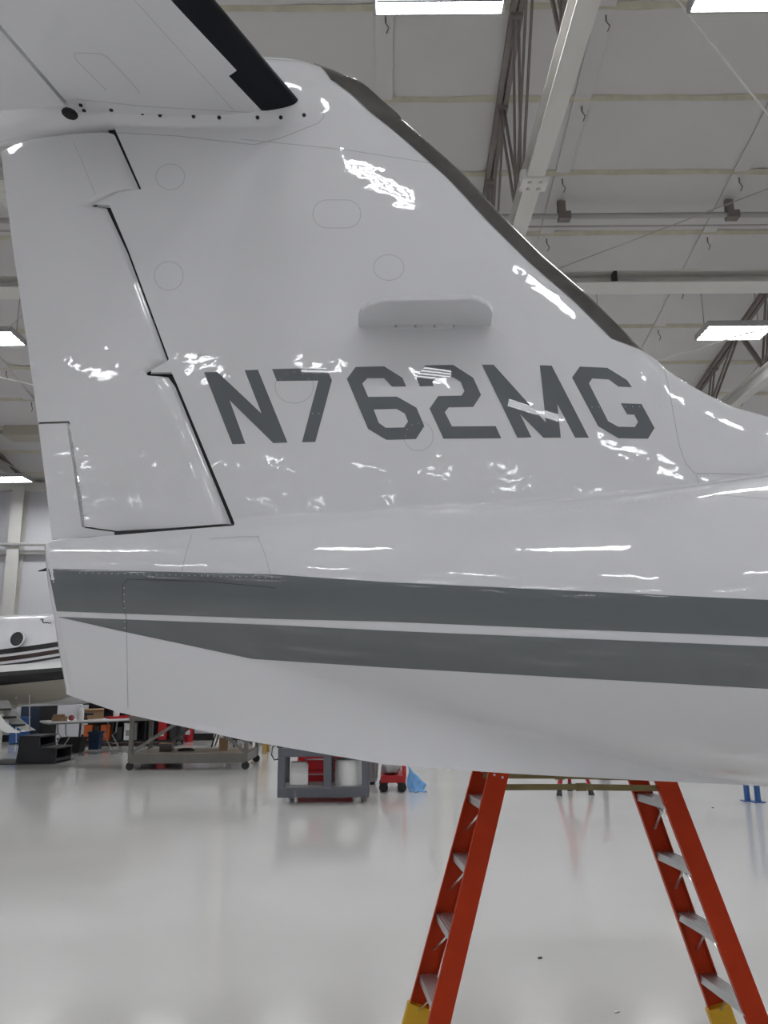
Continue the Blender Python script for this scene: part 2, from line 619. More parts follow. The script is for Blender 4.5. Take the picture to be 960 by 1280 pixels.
# silhouette of fin, dorsal fillet and spine (fore = +X)
SIL = [(-200, 69), (147, 71), (332, 72), (350, 72.8), (362, 74), (378, 77), (395, 81.5), (415, 88.5), (435, 97), (455, 111), (470, 125), (480, 134),
       (505, 153), (530, 175), (555, 197), (580, 219.5), (625, 268.5), (677, 320), (730, 365.5), (780, 415.5), (798, 435), (806, 441),
       (815, 446), (822, 452), (830, 461), (850, 475), (880, 492), (915, 509), (960, 521.5), (1050, 540), (1200, 560), (1500, 585), (1950, 600)]
_sx, _sz = plx(SIL)
_gx = np.linspace(_sx[0], _sx[-1], 6000)
_gz = np.interp(_gx, _sx, _sz)
_k = np.exp(-0.5 * (np.arange(-40, 41) * (_gx[1] - _gx[0]) / 0.012) ** 2)
_k /= _k.sum()
_gzs = np.convolve(np.pad(_gz, 40, mode='edge'), _k, mode='valid')
_gs = np.gradient(_gzs, _gx)
_kk = np.ones(161) / 161
_gs2 = np.convolve(np.pad(_gs, 80, mode='edge'), _kk, mode='valid')
_gc = 1 / np.sqrt(1 + _gs2 ** 2)


def ztop(X):
    return np.interp(X, _gx, _gzs)


RUD_TE = [(2, 191), (5, 220), (18, 320), (36, 440), (48, 528), (66, 675)]
_rx, _rz = plx(RUD_TE)


def xte(Z):
    return np.interp(Z, _rz[::-1], _rx[::-1])


ST = [40, 160, 315, 480, 630, 780, 960, 1200, 1500, 1950]
_bx = np.array([pl(p, 750)[0] for p in ST])
B_W = np.array([.085, .13, .205, .30, .39, .48, .57, .64, .70, .75])
B_T = np.array([pl(p, y)[1] for p, y in zip(ST, [672, 664, 650, 640, 634, 622, 600, 570, 560, 560])])
B_B = np.array([pl(p, y)[1] for p, y in zip(ST, [778, 800, 836, 874, 916, 956, 990, 1015, 1030, 1040])])
K_W = np.array([.075, .10, .125, .13, .115, .095, .075, .06, .04, .04])
K_B = np.array([pl(p, y)[1] for p, y in zip(ST, [850, 889.5, 923, 951, 962, 970, 979, 990, 1000, 1010])])
LEFT = [(58, 684), (61, 700), (64, 725), (72, 780), (83, 862)]
_lx, _lz = plx(LEFT)


def smax(a, b, k):
    h = np.maximum(k - np.abs(a - b), 0) / k
    return np.maximum(a, b) + h * h * k * 0.25


def w_fin(X, Z):
    X, Z = np.asarray(X, float), np.asarray(Z, float)
    d = np.maximum((ztop(X) - Z) * np.interp(X, _gx, _gc), 0)
    T = np.interp(Z, [2.2, 4.2], [0.125, 0.095])
    L = 0.70
    q = 1 - np.clip(d / L, 0, 1)
    nose = np.sqrt(np.maximum(1 - q ** 2, 0))
    te = np.clip((X - xte(Z)) / 1.75, 0, 1)
    taper = 1 - (1 - te) ** 1.6
    return T * nose * taper + 0.004 * np.clip(d / 0.02, 0, 1)


def w_body(X, Z):
    W = np.interp(X, _bx, B_W)
    t, b = np.interp(X, _bx, B_T), np.interp(X, _bx, B_B)
    m, r = (t + b) / 2, (t - b) / 2
    q = np.abs(Z - m) / r
    e = np.where(Z > m, 2.3, 2.0)
    return np.where(q < 1, W * np.maximum(1 - q ** e, 0) ** 0.5, -(q - 1) * 0.5)


def w_keel(X, Z):
    W = np.interp(X, _bx, K_W)
    b = np.interp(X, _bx, K_B)
    m = (np.interp(X, _bx, B_T) + np.interp(X, _bx, B_B)) / 2
    q = np.clip((m - Z) / (m - b), 0, 1)
    q = np.where(Z > m, np.clip((Z - m) / 0.5, 0, 1), q)
    return W * np.maximum(1 - q ** 3.2, 0) ** 0.6 - np.where(Z > m, 0.6 * q, 0.0)


BUL_X0, BUL_X1 = pl(-70, 120)[0], pl(418, 120)[0]
BUL = [(-120, 140, 40), (-20, 133, 55), (45, 127, 47), (147, 124, 43), (250, 127, 47), (330, 129, 50), (380, 127, 46), (405, 126, 38), (430, 126, 26)]
_ux = np.array([pl(p[0], p[1])[0] for p in BUL])
_um = np.array([pl(p[0], p[1])[1] for p in BUL])
_ur = np.array([p[2] * 0.0039 for p in BUL])
_uw = np.array([.06, .085, .105, .14, .145, .135, .10, .065, .03])


def w_bul(X, Z):
    m, r, W = np.interp(X, _ux, _um), np.interp(X, _ux, _ur), np.interp(X, _ux, _uw)
    q = np.abs(Z - m) / r
    return np.where(q < 1, W * np.sqrt(np.maximum(1 - q ** 2.4, 0)), -(q - 1) * 0.4)


def w_top(X, Z):
    return smax(w_fin(X, Z), w_bul(X, Z), 0.05)


def w_all(X, Z):
    X, Z = np.asarray(X, float), np.asarray(Z, float)
    a = smax(w_body(X, Z), w_keel(X, Z), 0.03)
    return np.maximum(smax(a, w_top(X, Z), 0.045), 0)


def w_fus(X, Z):
    X, Z = np.asarray(X, float), np.asarray(Z, float)
    e = X - np.interp(Z, _lz[::-1], _lx[::-1])
    re = np.sqrt(np.maximum(1 - (1 - np.clip(e / 0.05, 0, 1)) ** 2.2, 0))
    return w_all(X, Z) * re


def normals(fun, X, Z, side):
    e = 0.004
    wx = (fun(X + e, Z) - fun(X - e, Z)) / (2 * e)
    wz = (fun(X, Z + e) - fun(X, Z - e)) / (2 * e)
    wx, wz = np.clip(wx, -8, 8), np.clip(wz, -8, 8)
    n = np.stack([-wx, np.full_like(wx, -1.0), -wz], -1)
    n /= np.linalg.norm(n, axis=-1, keepdims=True)
    if side > 0:
        n = n * np.array([1, -1, 1])
    return n


ORG = Vector((1.2, YC, 1.3))
plane = empty('airplane', ORG, 0, 'large white airplane tail with grey stripes and letters N762MG filling the view', 'airplane')


def apart(name, verts, faces, m, parent=None, vnorm=None, smooth=True, mi=None):
    me = bpy.data.meshes.new(name)
    verts = [(v[0] - ORG.x, v[1] - ORG.y, v[2] - ORG.z) for v in verts]
    me.from_pydata(verts, [], faces)
    for x in (m if isinstance(m, (list, tuple)) else [m]):
        me.materials.append(x)
    if mi is not None:
        me.polygons.foreach_set('material_index', mi)
    if smooth:
        me.polygons.foreach_set('use_smooth', [True] * len(me.polygons))
    if vnorm is not None:
        vn_ = np.array(vnorm)
        me.calc_loop_triangles()
        flip = []
        for f in me.polygons:
            if Vector(vn_[list(f.vertices)].mean(0)).dot(f.normal) < 0:
                f.flip()
        me.update()
        me.normals_split_custom_set_from_vertices([tuple(n) for n in vnorm])
    o = bpy.data.objects.new(name, me)
    C.objects.link(o)
    o.parent = parent or plane
    return o


def bpart(name, bm, m, parent=None, smooth=False, recalc=True):
    bmesh.ops.translate(bm, vec=-ORG, verts=bm.verts)
    return obj(name, bm, m, parent or plane, smooth=smooth)


def shell(name, XG, ZG, fun, m, parent=None, shrink=0.0):
    """both skins of a slab whose half thickness is fun(X, Z), with closing rims"""
    ny, nx = XG.shape
    w = np.maximum(fun(XG, ZG), 0.0) - shrink
    verts, norms, faces = [], [], []
    for side in (-1, 1):
        V = np.stack([XG, YC + side * w, ZG], -1).reshape(-1, 3)
        verts += V.tolist()
        norms += normals(fun, XG, ZG, side).reshape(-1, 3).tolist()
    N = nx * ny
    for j in range(ny - 1):
        for i in range(nx - 1):
            a = j * nx + i
            f = (a, a + 1, a + nx + 1, a + nx)
            faces.append(f)
            faces.append(tuple(x + N for x in f[::-1]))
    loop = [i for i in range(nx)] + [j * nx + nx - 1 for j in range(1, ny)] + [(ny - 1) * nx + i for i in range(nx - 2, -1, -1)] + [j * nx for j in range(ny - 2, 0, -1)]
    base = len(verts)
    n = len(loop)
    cx, cz = XG.mean(), ZG.mean()
    for s in (0, N):
        for q in loop:
            verts.append(list(verts[q + s]))
    for q in range(n):
        a, b = np.array(verts[base + q - 1 if q else base + n - 1]), np.array(verts[base + (q + 1) % n])
        t = b - a
        nn = np.array([t[2], 0, -t[0]])
        L = np.linalg.norm(nn)
        nn = nn / L if L > 1e-9 else np.array([1, 0, 0])
        norms.append(nn.tolist())
    norms += norms[-n:]
    for q in range(n):
        a, b = base + q, base + (q + 1) % n
        faces.append((b, a, a + n, b + n))
    return apart(name, verts, faces, m, parent, norms)


def lerp_rows(L, Rr, ts):
    L, Rr = np.asarray(L), np.asarray(Rr)
    XG = L[:, None, 0] * (1 - ts) + Rr[:, None, 0] * ts
    ZG = L[:, None, 1] * (1 - ts) + Rr[:, None, 1] * ts
    return XG, ZG


def path_x(path, y):
    ys = [p[1] for p in path]
    return float(np.interp(y, ys, [p[0] for p in path]))


# --- vertical fin
FIN_TE = [(147, 60), (147, 168), (180.5, 244), (181, 246), (152, 248.3), (123, 260.5), (124, 262), (141, 263.5), (165, 320), (216, 456),
          (213, 459), (193, 469.5), (194, 471.5), (219, 472), (226, 487), (299, 661)]
SIL_DN = [p for p in SIL if 332 <= p[0] <= 830]
PANEL = [(830, 461), (836, 484), (842, 520), (849, 557), (857, 579), (868, 592)]
ys = sorted(set([round(x, 2) for x in np.arange(74, 661, 3.0)] + [p[1] for p in FIN_TE if p[1] > 74] + [243, 245, 247.4, 250, 457.5, 464, 470.5]))
Lp, Rp = [], []
for y in ys:
    Lp.append(pl(path_x(FIN_TE, y), y))
    if y <= 461:
        Rp.append(pl(path_x(SIL_DN, y), y))
    else:
        t = 461 + (y - 461) / 200 * 131
        Rp.append(pl(path_x(PANEL, t), t))
ts = 1 - (1 - np.linspace(0, 1, 90)) ** 2.2
XG, ZG = lerp_rows(Lp, Rp, ts)
fin = shell('vertical_fin', XG, ZG, w_all, M['paint'])

# --- dorsal fairing and spine ahead of the panel line
XS0, ZS0 = pl(868, 592)
SEAM_R = plx([(868, 592), (960, 592), (1200, 600), (1950, 640)])


def zseam(X):
    return np.interp(X, SEAM_R[0], SEAM_R[1])


tt = 1 - (1 - np.linspace(0, 1, 36)) ** 1.7
XR_ = pl(1940, 592)[0]
pan = np.array([pl(*p) for p in PANEL])
pz = np.linspace(0, 1, 200)
rows_X, rows_Z = [], []
for t in tt:
    z = pan[-1, 1] + (pan[0, 1] - pan[-1, 1]) * t
    xl = np.interp(z, pan[::-1, 1], pan[::-1, 0])
    T0 = (z - zseam(xl)) / max(float(ztop(xl)) - zseam(xl), 1e-6)
    s = np.linspace(0, 1, 110) ** 1.4
    X = xl + (XR_ - xl) * s
    T = T0 + (t - T0) * np.clip(s / 0.12, 0, 1)
    rows_X.append(X)
    rows_Z.append(zseam(X) + T * (ztop(X) - zseam(X)))
dorsal = shell('dorsal_fairing', np.array(rows_X), np.array(rows_Z), w_all, M['paint'])

# --- fuselage tail cone with its keel
TOPL = plx([(40, 686), (58, 683), (75, 679.5), (140, 673), (299, 663)])
A_, B_ = np.array(pl(299, 661)), np.array(pl(868, 592))


def ztopf(X):
    l = np.interp(X, TOPL[0], TOPL[1])
    mid = A_[1] + (B_[1] - A_[1]) * (X - A_[0]) / (B_[0] - A_[0])
    return np.where(X < A_[0], l, np.where(X < B_[0], mid, zseam(X)))


def zbotf(X):
    return np.interp(X, _bx, K_B)


cols = np.concatenate([np.linspace(_lx[0], pl(120, 750)[0], 28)[:-1], np.linspace(pl(120, 750)[0], pl(960, 750)[0], 120)[:-1], np.linspace(pl(960, 750)[0], XR_, 50)])
cols = np.sort(np.append(cols, [A_[0] - 0.001, A_[0], B_[0]]))
tr = np.linspace(0, 1, 110)
tr = 1 - (1 - tr)
tr = tr ** 1.35
XG = np.zeros((len(tr), len(cols)))
ZG = np.zeros_like(XG)
for j, t in enumerate(tr):
    X = cols.copy()
    for it in range(8):
        Z = zbotf(X) + t * (ztopf(X) - zbotf(X))
        sh = (np.interp(Z, _lz[::-1], _lx[::-1]) - _lx[0]) * np.clip(1 - (cols - _lx[0]) / 0.30, 0, 1)
        X = cols + sh
    XG[j], ZG[j] = X, zbotf(X) + t * (ztopf(X) - zbotf(X))
fus = shell('fuselage', XG, ZG, w_fus, M['paint'])

# --- rudder and trim tab
RUD_LE = [(144, 172.5), (146, 174.5), (177.5, 243.5), (177.5, 245), (148, 248.8), (118, 260.5), (118, 263), (136, 265), (162, 320.5), (213, 456), (206, 459.5),
          (186, 469.5), (187, 473.5), (214, 476), (223, 488), (295, 658)]
RUD_TOP = [(3, 190.5), (20, 182.5), (45, 176.5), (92, 173), (143, 172.5)]
TAB_H = [(87, 529), (107, 660), (108, 661)]
ys = sorted(set([round(x, 2) for x in np.arange(191, 658, 3.2)] + [p[1] for p in RUD_LE if p[1] > 191] + [527.9, 528.0, 528.1]))
Lp, Rp = [], []
for u in np.linspace(0, 1, 8)[:-1]:      # cap rows from the sloping top edge down to y = 191
    top = RUD_TOP
    y_r = 172.5 + (191 - 172.5) * u
    y_l = 190.5 + 0.5 * u
    Lp.append((3, y_l)); Rp.append((path_x(RUD_LE, y_r), y_r))
for y in ys:
    if y <= 528.0:
        Lp.append((path_x(RUD_TE, y), y))
    else:
        Lp.append((path_x([(89, 529), (110, 660), (111, 670)], y), y))
    Rp.append((path_x(RUD_LE, y), y))
Lp += [(148, 667.5)]
Rp += [(295, 658.5)]
ts = np.linspace(0, 1, 44)
XG, ZG = lerp_rows([pl(*p) for p in Lp], [pl(*p) for p in Rp], ts)
# bend the cap rows along the rounded top edge
ptx, ptz = plx(RUD_TOP)
for j in range(8):
    base = XG[j]
    u = j / 7
    z0 = np.interp(base, ptx, ptz)
    z1 = ZG[7]
    ZG[j] = z0 * (1 - u) + z1 * u
_qx, _qz = plx(RUD_LE)


def w_rud(X, Z):
    e = np.interp(Z, _qz[::-1], _qx[::-1]) - X
    return w_fin(X, Z) * (1 - 0.40 * (1 - np.clip(e / 0.07, 0, 1)) ** 2.5)


rud = shell('rudder', XG, ZG, w_rud, M['paint'])
ys = np.arange(531, 673, 3.0)
Lp = [(path_x(RUD_TE, y), y) for y in ys] + [(66, 674.5)]
Rp = [(path_x([(85, 529), (105, 662), (140, 664), (146, 666.5), (147, 668)], y), y) for y in ys] + [(146, 668)]
XG, ZG = lerp_rows([pl(*p) for p in Lp], [pl(*p) for p in Rp], np.linspace(0, 1, 14))
tab = shell('trim_tab', XG, ZG, w_fin, M['paint'], rud)
# black filler standing in for the shade inside the hinge gap
ys = np.arange(166, 662, 4.0)
Lp = [pl(path_x(FIN_TE, y) - 10, y) for y in ys]
Rp = [pl(path_x(FIN_TE, y) + 12, y) for y in ys]
XG, ZG = lerp_rows(Lp, Rp, np.linspace(0, 1, 4))
shell('hinge_gap_shade', XG, ZG, w_fin, M['dark'], fin, shrink=0.022)
# dark bar standing in for the shade in the gap under the rudder
bm = bmesh.new()
a, b = Vector((pl(150, 672)[0], YC, pl(150, 670)[1])), Vector((pl(297, 661)[0], YC, pl(297, 662)[1]))
bar(bm, a, b, 0.13, 0.016)
bpart('rudder_gap_shade', bm, M['screw'], fus)
bm = bmesh.new()
a, b = P(62, 711, YC), P(48, 714, YC)
rod(bm, a, b, 0.009, 8, 0.002)
bpart('static_wick', bm, M['black'], fus)

# --- decals and lines laid on the skin


def onskin(px, py, fun=w_fus, off=0.0):
    px, py = np.asarray(px, float), np.asarray(py, float)
    u, v = (px - W_ / 2) / F_, (H_ / 2 - py) / F_
    dx = FWD.x + RT.x * u + UP.x * v
    dy = FWD.y + RT.y * u + UP.y * v
    dz = FWD.z + RT.z * u + UP.z * v
    Y = np.full_like(u, 2.88)
    for _ in range(30):
        X, Z = dx * Y / dy, CAMZ + dz * Y / dy
        Y = 0.5 * Y + 0.5 * (YC - np.maximum(fun(X, Z), 0))
    X, Z = dx * Y / dy, CAMZ + dz * Y / dy
    n = normals(fun, X, Z, -1)
    p = np.stack([X, YC - np.maximum(fun(X, Z), 0), Z], -1) + n * off
    return p, n


def resample(path, step=6.0):
    out = []
    for (x0, y0), (x1, y1) in zip(path, path[1:]):
        n = max(1, int(math.hypot(x1 - x0, y1 - y0) / step))
        out += [(x0 + (x1 - x0) * i / n, y0 + (y1 - y0) * i / n) for i in range(n)]
    return np.array(out + [path[-1]], float)


def band(name, top, bot, m, parent, fun=w_fus, off=0.0012, nt=12, step=7.0):
    xs = np.arange(top[0][0], top[-1][0] + 0.1, step)
    g = []
    for t in np.linspace(0, 1, nt):
        x0 = np.interp(xs, [xs[0], xs[-1]], [top[0][0] * (1 - t) + bot[0][0] * t, xs[-1]])
        y0 = np.interp(x0, [p[0] for p in top], [p[1] for p in top])
        y1 = np.interp(x0, [p[0] for p in bot], [p[1] for p in bot])
        g.append((x0, y0 * (1 - t) + y1 * t))
    g = np.array(g)
    p, n = onskin(g[:, 0], g[:, 1], fun, off)
    ny, nx = g.shape[0], g.shape[2]
    fs = [(j * nx + i, (j + 1) * nx + i, (j + 1) * nx + i + 1, j * nx + i + 1) for j in range(ny - 1) for i in range(nx - 1)]
    return apart(name, p.reshape(-1, 3).tolist(), fs, m, parent, n.reshape(-1, 3).tolist())


band('stripe', [(60.5, 711), (340, 718), (480, 727.5), (960, 750), (1900, 796)], [(71, 764), (340, 773.5), (480, 777), (960, 796.5), (1900, 835)], M['stripe'], fus)
band('stripe', [(73, 771), (340, 781), (480, 788), (960, 808), (1900, 850)], [(73, 771.2), (150, 788.5), (315, 823.5), (480, 834), (960, 861), (1900, 912)], M['stripe'], fus)


def letter(polys, name, hole=None):
    flat = [Vector((x, -y, 0)) for x, y in polys]
    loops = [flat]
    if hole:
        loops.append([Vector((x, -y, 0)) for x, y in hole])
    tris = geometry.tessellate_polygon(loops)
    pts = [p for l in loops for p in l]
    bm = bmesh.new()
    vs = [bm.verts.new(p) for p in pts]
    for t in tris:
        try:
            bm.faces.new([vs[i] for i in t])
        except ValueError:
            pass
    for _ in range(5):
        es = [e for e in bm.edges if e.calc_length() > 6]
        if not es:
            break
        bmesh.ops.subdivide_edges(bm, edges=es, cuts=1)
    bmesh.ops.triangulate(bm, faces=bm.faces)
    bm.verts.ensure_lookup_table()
    a = np.array([[v.co.x, -v.co.y] for v in bm.verts])
    fs = [[v.index for v in f.verts] for f in bm.faces]
    bm.verts.index_update()
    fs = [[v.index for v in f.verts] for f in bm.faces]
    bm.free()
    p, n = onskin(a[:, 0], a[:, 1], w_all, 0.0012)
    return apart(name, p.tolist(), fs, M['letter'], fin, n.tolist())


def cr(pts, ox, oy, s):
    return [(ox + x / s, oy + y / s) for x, y in pts]


letter(cr([(25, 122), (105, 120), (370, 370), (268, 110), (348, 107), (525, 543), (440, 547), (178, 290), (273, 551), (195, 554)], 250, 440, 4.8), 'letter')
letter(cr([(433, 103), (758, 95), (792, 170), (692, 540), (612, 542), (710, 172), (462, 175)], 250, 440, 4.8), 'digit')
letter(cr([(70, 90), (240, 86), (350, 155), (373, 207), (288, 208), (240, 158), (140, 158), (110, 190), (145, 270), (318, 268), (435, 335), (482, 445), (432, 523), (255, 527), (145, 462), (17, 162)], 430, 440, 4.8), 'digit',
       cr([(178, 345), (315, 342), (365, 370), (384, 418), (360, 453), (250, 455), (208, 425)], 430, 440, 4.8))
letter(cr([(487, 80), (655, 78), (775, 155), (822, 258), (775, 330), (628, 333), (605, 362), (648, 447), (910, 445), (943, 518), (597, 521), (513, 340), (565, 265), (705, 262), (722, 235), (700, 180), (655, 152), (552, 153), (530, 180), (538, 205), (455, 207), (435, 155)], 430, 440, 4.8), 'digit')
letter([(602.5, 456)] + cr([(30, 70), (315, 385), (283, 73), (347, 75), (550, 468), (475, 468), (378, 285), (397, 468), (302, 468), (175, 340), (237, 466), (160, 468)], 610, 440, 4.364), 'letter')
letter(cr([(500, 80), (650, 87), (757, 153), (785, 193), (712, 190), (658, 150), (568, 145), (550, 172), (655, 378), (710, 408), (800, 410), (818, 382), (797, 343), (757, 340), (723, 280), (837, 284), (908, 415), (872, 474), (710, 471), (600, 405), (458, 140)], 610, 440, 4.364), 'letter')


def line(name, path, m, parent, fun=w_all, wpx=0.8, off=0.0008, step=6.0):
    a = resample(path, step)
    t = np.gradient(a, axis=0)
    t /= np.linalg.norm(t, axis=1, keepdims=True) + 1e-9
    nrm = np.stack([-t[:, 1], t[:, 0]], 1) * wpx / 2
    p0, n0 = onskin(*(a + nrm).T, fun, off)
    p1, n1 = onskin(*(a - nrm).T, fun, off)
    n = len(a)
    fs = [(i, i + 1, n + i + 1, n + i) for i in range(n - 1)]
    return apart(name, p0.tolist() + p1.tolist(), fs, m, parent, n0.tolist() + n1.tolist())


def circ(cx, cy, rx, ry, n=40, rot=0.0):
    return [(cx + rx * math.cos(2 * math.pi * i / n) * math.cos(rot) - ry * math.sin(2 * math.pi * i / n) * math.sin(rot),
             cy + ry * math.sin(2 * math.pi * i / n) * math.cos(rot) + rx * math.cos(2 * math.pi * i / n) * math.sin(rot)) for i in range(n + 1)]


def rivets(paths, parent, fun, spacing=7.0, r=0.0028, h=0.0014):
    vs, fs = [], []
    for path in paths:
        a = resample(path, spacing)
        p, n = onskin(a[:, 0], a[:, 1], fun, 0)
        for q, nn in zip(p, n):
            x = np.cross(nn, [0.2, 0.1, 1.0])
            x /= np.linalg.norm(x)
            y = np.cross(nn, x)
            b = len(vs)
            for k in range(6):
                c, s = math.cos(k * math.pi / 3), math.sin(k * math.pi / 3)
                vs.append((q + (x * c + y * s) * r - nn * 0.0005).tolist())
            for k in range(6):
                c, s = math.cos(k * math.pi / 3), math.sin(k * math.pi / 3)
                vs.append((q + (x * c + y * s) * r * 0.6 + nn * h).tolist())
            for k in range(6):
                fs.append((b + k, b + (k + 1) % 6, b + 6 + (k + 1) % 6, b + 6 + k))
            fs.append(tuple(b + 6 + k for k in range(6)))
    o = apart('rivet_row', vs, fs, M['paint'], parent)
    o['kind'] = 'stuff'
    return o


def access(cx, cy, rx, ry, parent, fun=w_all, stadium=False):
    if stadium:
        pts = []
        n = 12
        for s, a0 in ((1, -90), (-1, 90)):
            for i in range(n + 1):
                a = R(a0 + 180 * i / n)
                pts.append((cx + s * (rx - ry) + ry * math.cos(a), cy + ry * math.sin(a)))
        pts.append(pts[0])
    else:
        pts = circ(cx, cy, rx, ry, 36)
    rim = np.array(pts[:-1])
    vs, ns, fs = [], [], []
    n = len(rim)
    rings = [0.0, 0.5, 0.93, 0.985]
    for k, s in enumerate(rings[1:]):
        a = np.array([cx, cy]) + (rim - np.array([cx, cy])) * s
        p, nn = onskin(a[:, 0], a[:, 1], fun, 0.0009 if k < 2 else 0.0)
        vs += p.tolist()
        ns += nn.tolist()
    p, nn = onskin([cx], [cy], fun, 0.0009)
    vs.append(p[0].tolist())
    ns.append(nn[0].tolist())
    c = len(vs) - 1
    for i in range(n):
        j = (i + 1) % n
        fs.append((c, j, i))
        fs.append((i, j, n + j, n + i))
        fs.append((n + i, n + j, 2 * n + j, 2 * n + i))
    o = apart('access_panel', vs, fs, M['paint'], parent, ns)
    line('panel_seam', pts, M['seam'], o, fun, 0.75, 0.0006, 3.0)
    rivets([circ(cx, cy, rx * 0.86, ry * 0.86, 12)], o, fun, 12.0, 0.0022, 0.0016)
    return o


access(213, 221, 18, 16, fin)
access(211, 345, 18, 18, fin)
access(421, 267.5, 30, 17.5, fin, stadium=True)
access(486, 334.5, 19, 16, fin)
access(368, 483, 24, 21, fin)
access(523, 545, 18.5, 18.5, fin)
# panel lines
line('panel_seam', [(147, 166), (220, 170), (318, 181), (350, 173), (398, 154), (405, 146), (403, 138)], M['seam'], fin, w_all, 1.0)
line('panel_seam', [(300, 174), (430, 187), (545, 205)], M['seam'], fin, w_all, 0.8)
line('panel_seam', PANEL + [(900, 592), (1100, 598)], M['seam'], dorsal, w_all, 1.0)
line('panel_seam', [(870, 594), (878, 617), (960, 624)], M['seam'], fus, w_all, 0.8)
line('panel_seam', [(240, 668), (233, 690), (226, 718)], M['seam'], fus, w_fus, 0.8)
line('panel_seam', [(322, 670), (332, 695), (338, 718)], M['seam'], fus, w_fus, 0.8)
line('panel_seam', [(262, 674), (300, 671), (324, 671)], M['seam'], fus, w_fus, 0.8)
line('panel_seam', [(345, 735), (260, 727), (160, 724), (154, 731), (153, 752), (158, 770), (158.5, 789)], M['screw'], fus, w_fus, 0.7, 0.0016)
line('panel_seam', [(158.5, 789), (160, 885)], M['seam'], fus, w_fus, 0.8)
line('panel_seam', [(92, 177), (110, 220), (126, 259)], M['seam'], rud, w_rud, 0.7)
line('panel_seam', [(85, 530), (106, 660)], M['seam'], rud, w_fin, 0.7)
line('tab_gap', [(49, 529), (86, 527.5), (87, 530)], M['dark'], rud, w_fin, 1.6)
line('tab_gap', [(106, 659), (126, 662), (146, 664.5), (147, 668)], M['dark'], rud, w_fin, 1.8)
rivets([[(93, 180), (111, 222), (129, 262)], [(128, 300), (157, 372), (170, 420), (195, 480), (246, 655)], [(8, 205), (20, 300), (36, 415), (50, 520)]], rud, w_fin, 7.0)
rivets([[(87, 533), (106, 655)], [(70, 660), (100, 657)]], tab, w_fin, 6.0)
rivets([[(330, 452), (382, 449)], [(350, 517), (415, 517)], [(330, 580), (465, 578)], [(740, 509), (850, 508)], [(395, 105), (396, 150), (394, 186)],
        [(300, 180), (380, 184), (480, 190)], [(200, 386), (240, 384)], [(590, 395), (700, 455)], [(230, 440), (300, 455)], [(590, 600), (600, 640)]], fin, w_all, 8.0)
rivets([[(840, 480), (856, 580)], [(875, 594), (1000, 595)]], dorsal, w_all, 9.0)
rivets([[(235, 690), (228, 715)], [(155, 735), (158, 860)], [(100, 716), (340, 722)], [(333, 700), (340, 718)], [(660, 642), (840, 622)]], fus, w_fus, 8.0)

# --- dark strip along the fin leading edge
bs = [i for i in range(len(_gx)) if pl(392, 81)[0] < _gx[i] < pl(806, 441)[0]][::5]
vs, ns, fs = [], [], []
NU = 13
for q, i in enumerate(bs):
    f = q / (len(bs) - 1)
    dm = 0.092 * min(1, f / 0.10 + 0.05) * min(1, (1 - f) / 0.06 + 0.05)
    sx, sz = _gx[i], _gzs[i]
    s = _gs2[i]
    nx_, nz_ = s / math.hypot(1, s), -1 / math.hypot(1, s)
    for k in range(NU):
        u = -1 + 2 * k / (NU - 1)
        d = dm * abs(u) ** 2
        x, z = sx + nx_ * d, sz + nz_ * d
        ww = float(np.maximum(w_all(x, z), 0))
        sg = -1 if u < 0 else 1
        o3 = 0.003
        q2 = math.sqrt(max(0, abs(u)))
        vs.append((x - nx_ * o3 * (1 - q2), YC + sg * (ww + o3 * q2), z - nz_ * o3 * (1 - q2)))
n = len(bs)
fs = [(a * NU + k, a * NU + k + 1, (a + 1) * NU + k + 1, (a + 1) * NU + k) for a in range(n - 1) for k in range(NU - 1)]
fb = apart('leading_edge_strip', vs, fs, M['finboot'], fin)
fb['label'] = 'dark glossy strip along the fin leading edge'

# --- tail bullet fairing carrying the stabilizer
xs = np.linspace(pl(-110, 120)[0], pl(392, 120)[0], 70)
tq = 0.5 - 0.5 * np.cos(np.linspace(0, math.pi, 34))
XG = np.tile(xs, (34, 1))
m_, r_ = np.interp(xs, _ux, _um), np.interp(xs, _ux, _ur)
ZG = (m_ - r_ * 0.999) + (2 * r_ * 0.998) * tq[:, None]
shell('tail_bullet_fairing', XG, ZG, lambda X, Z: np.where(X > pl(150, 120)[0], w_all(X, Z), np.maximum(w_bul(X, Z), 0)), M['paint'])

# --- horizontal stabilizer, both halves
Z0 = 4.19
leA, leB = PZ(382, 137, Z0), PZ(267, 0, Z0)
hgA, hgB = PZ(91, 137, Z0 - 0.04), PZ(0, 33, Z0 - 0.04)


def xl_le(Y):
    return leA.x + (leB.x - leA.x) * (Y - leA.y) / (leB.y - leA.y)


def x_h(Y):
    return hgA.x + (hgB.x - hgA.x) * (Y - hgA.y) / (hgB.y - hgA.y)


def yt(u, t):
    return 5 * t * (0.2969 * math.sqrt(max(u, 0)) - 0.126 * u - 0.3516 * u * u + 0.2843 * u ** 3 - 0.1015 * u ** 4)


def sta(Y):
    le, h = xl_le(Y), x_h(Y)
    c = (le - h) / 0.72
    return le, h, c


def spt(Y, u, lower, t=0.095, off=0.0):
    le, h, c = sta(Y)
    z = yt(u, t) * c + off
    return Vector((le - u * c, Y, Z0 + (-z if lower else z)))


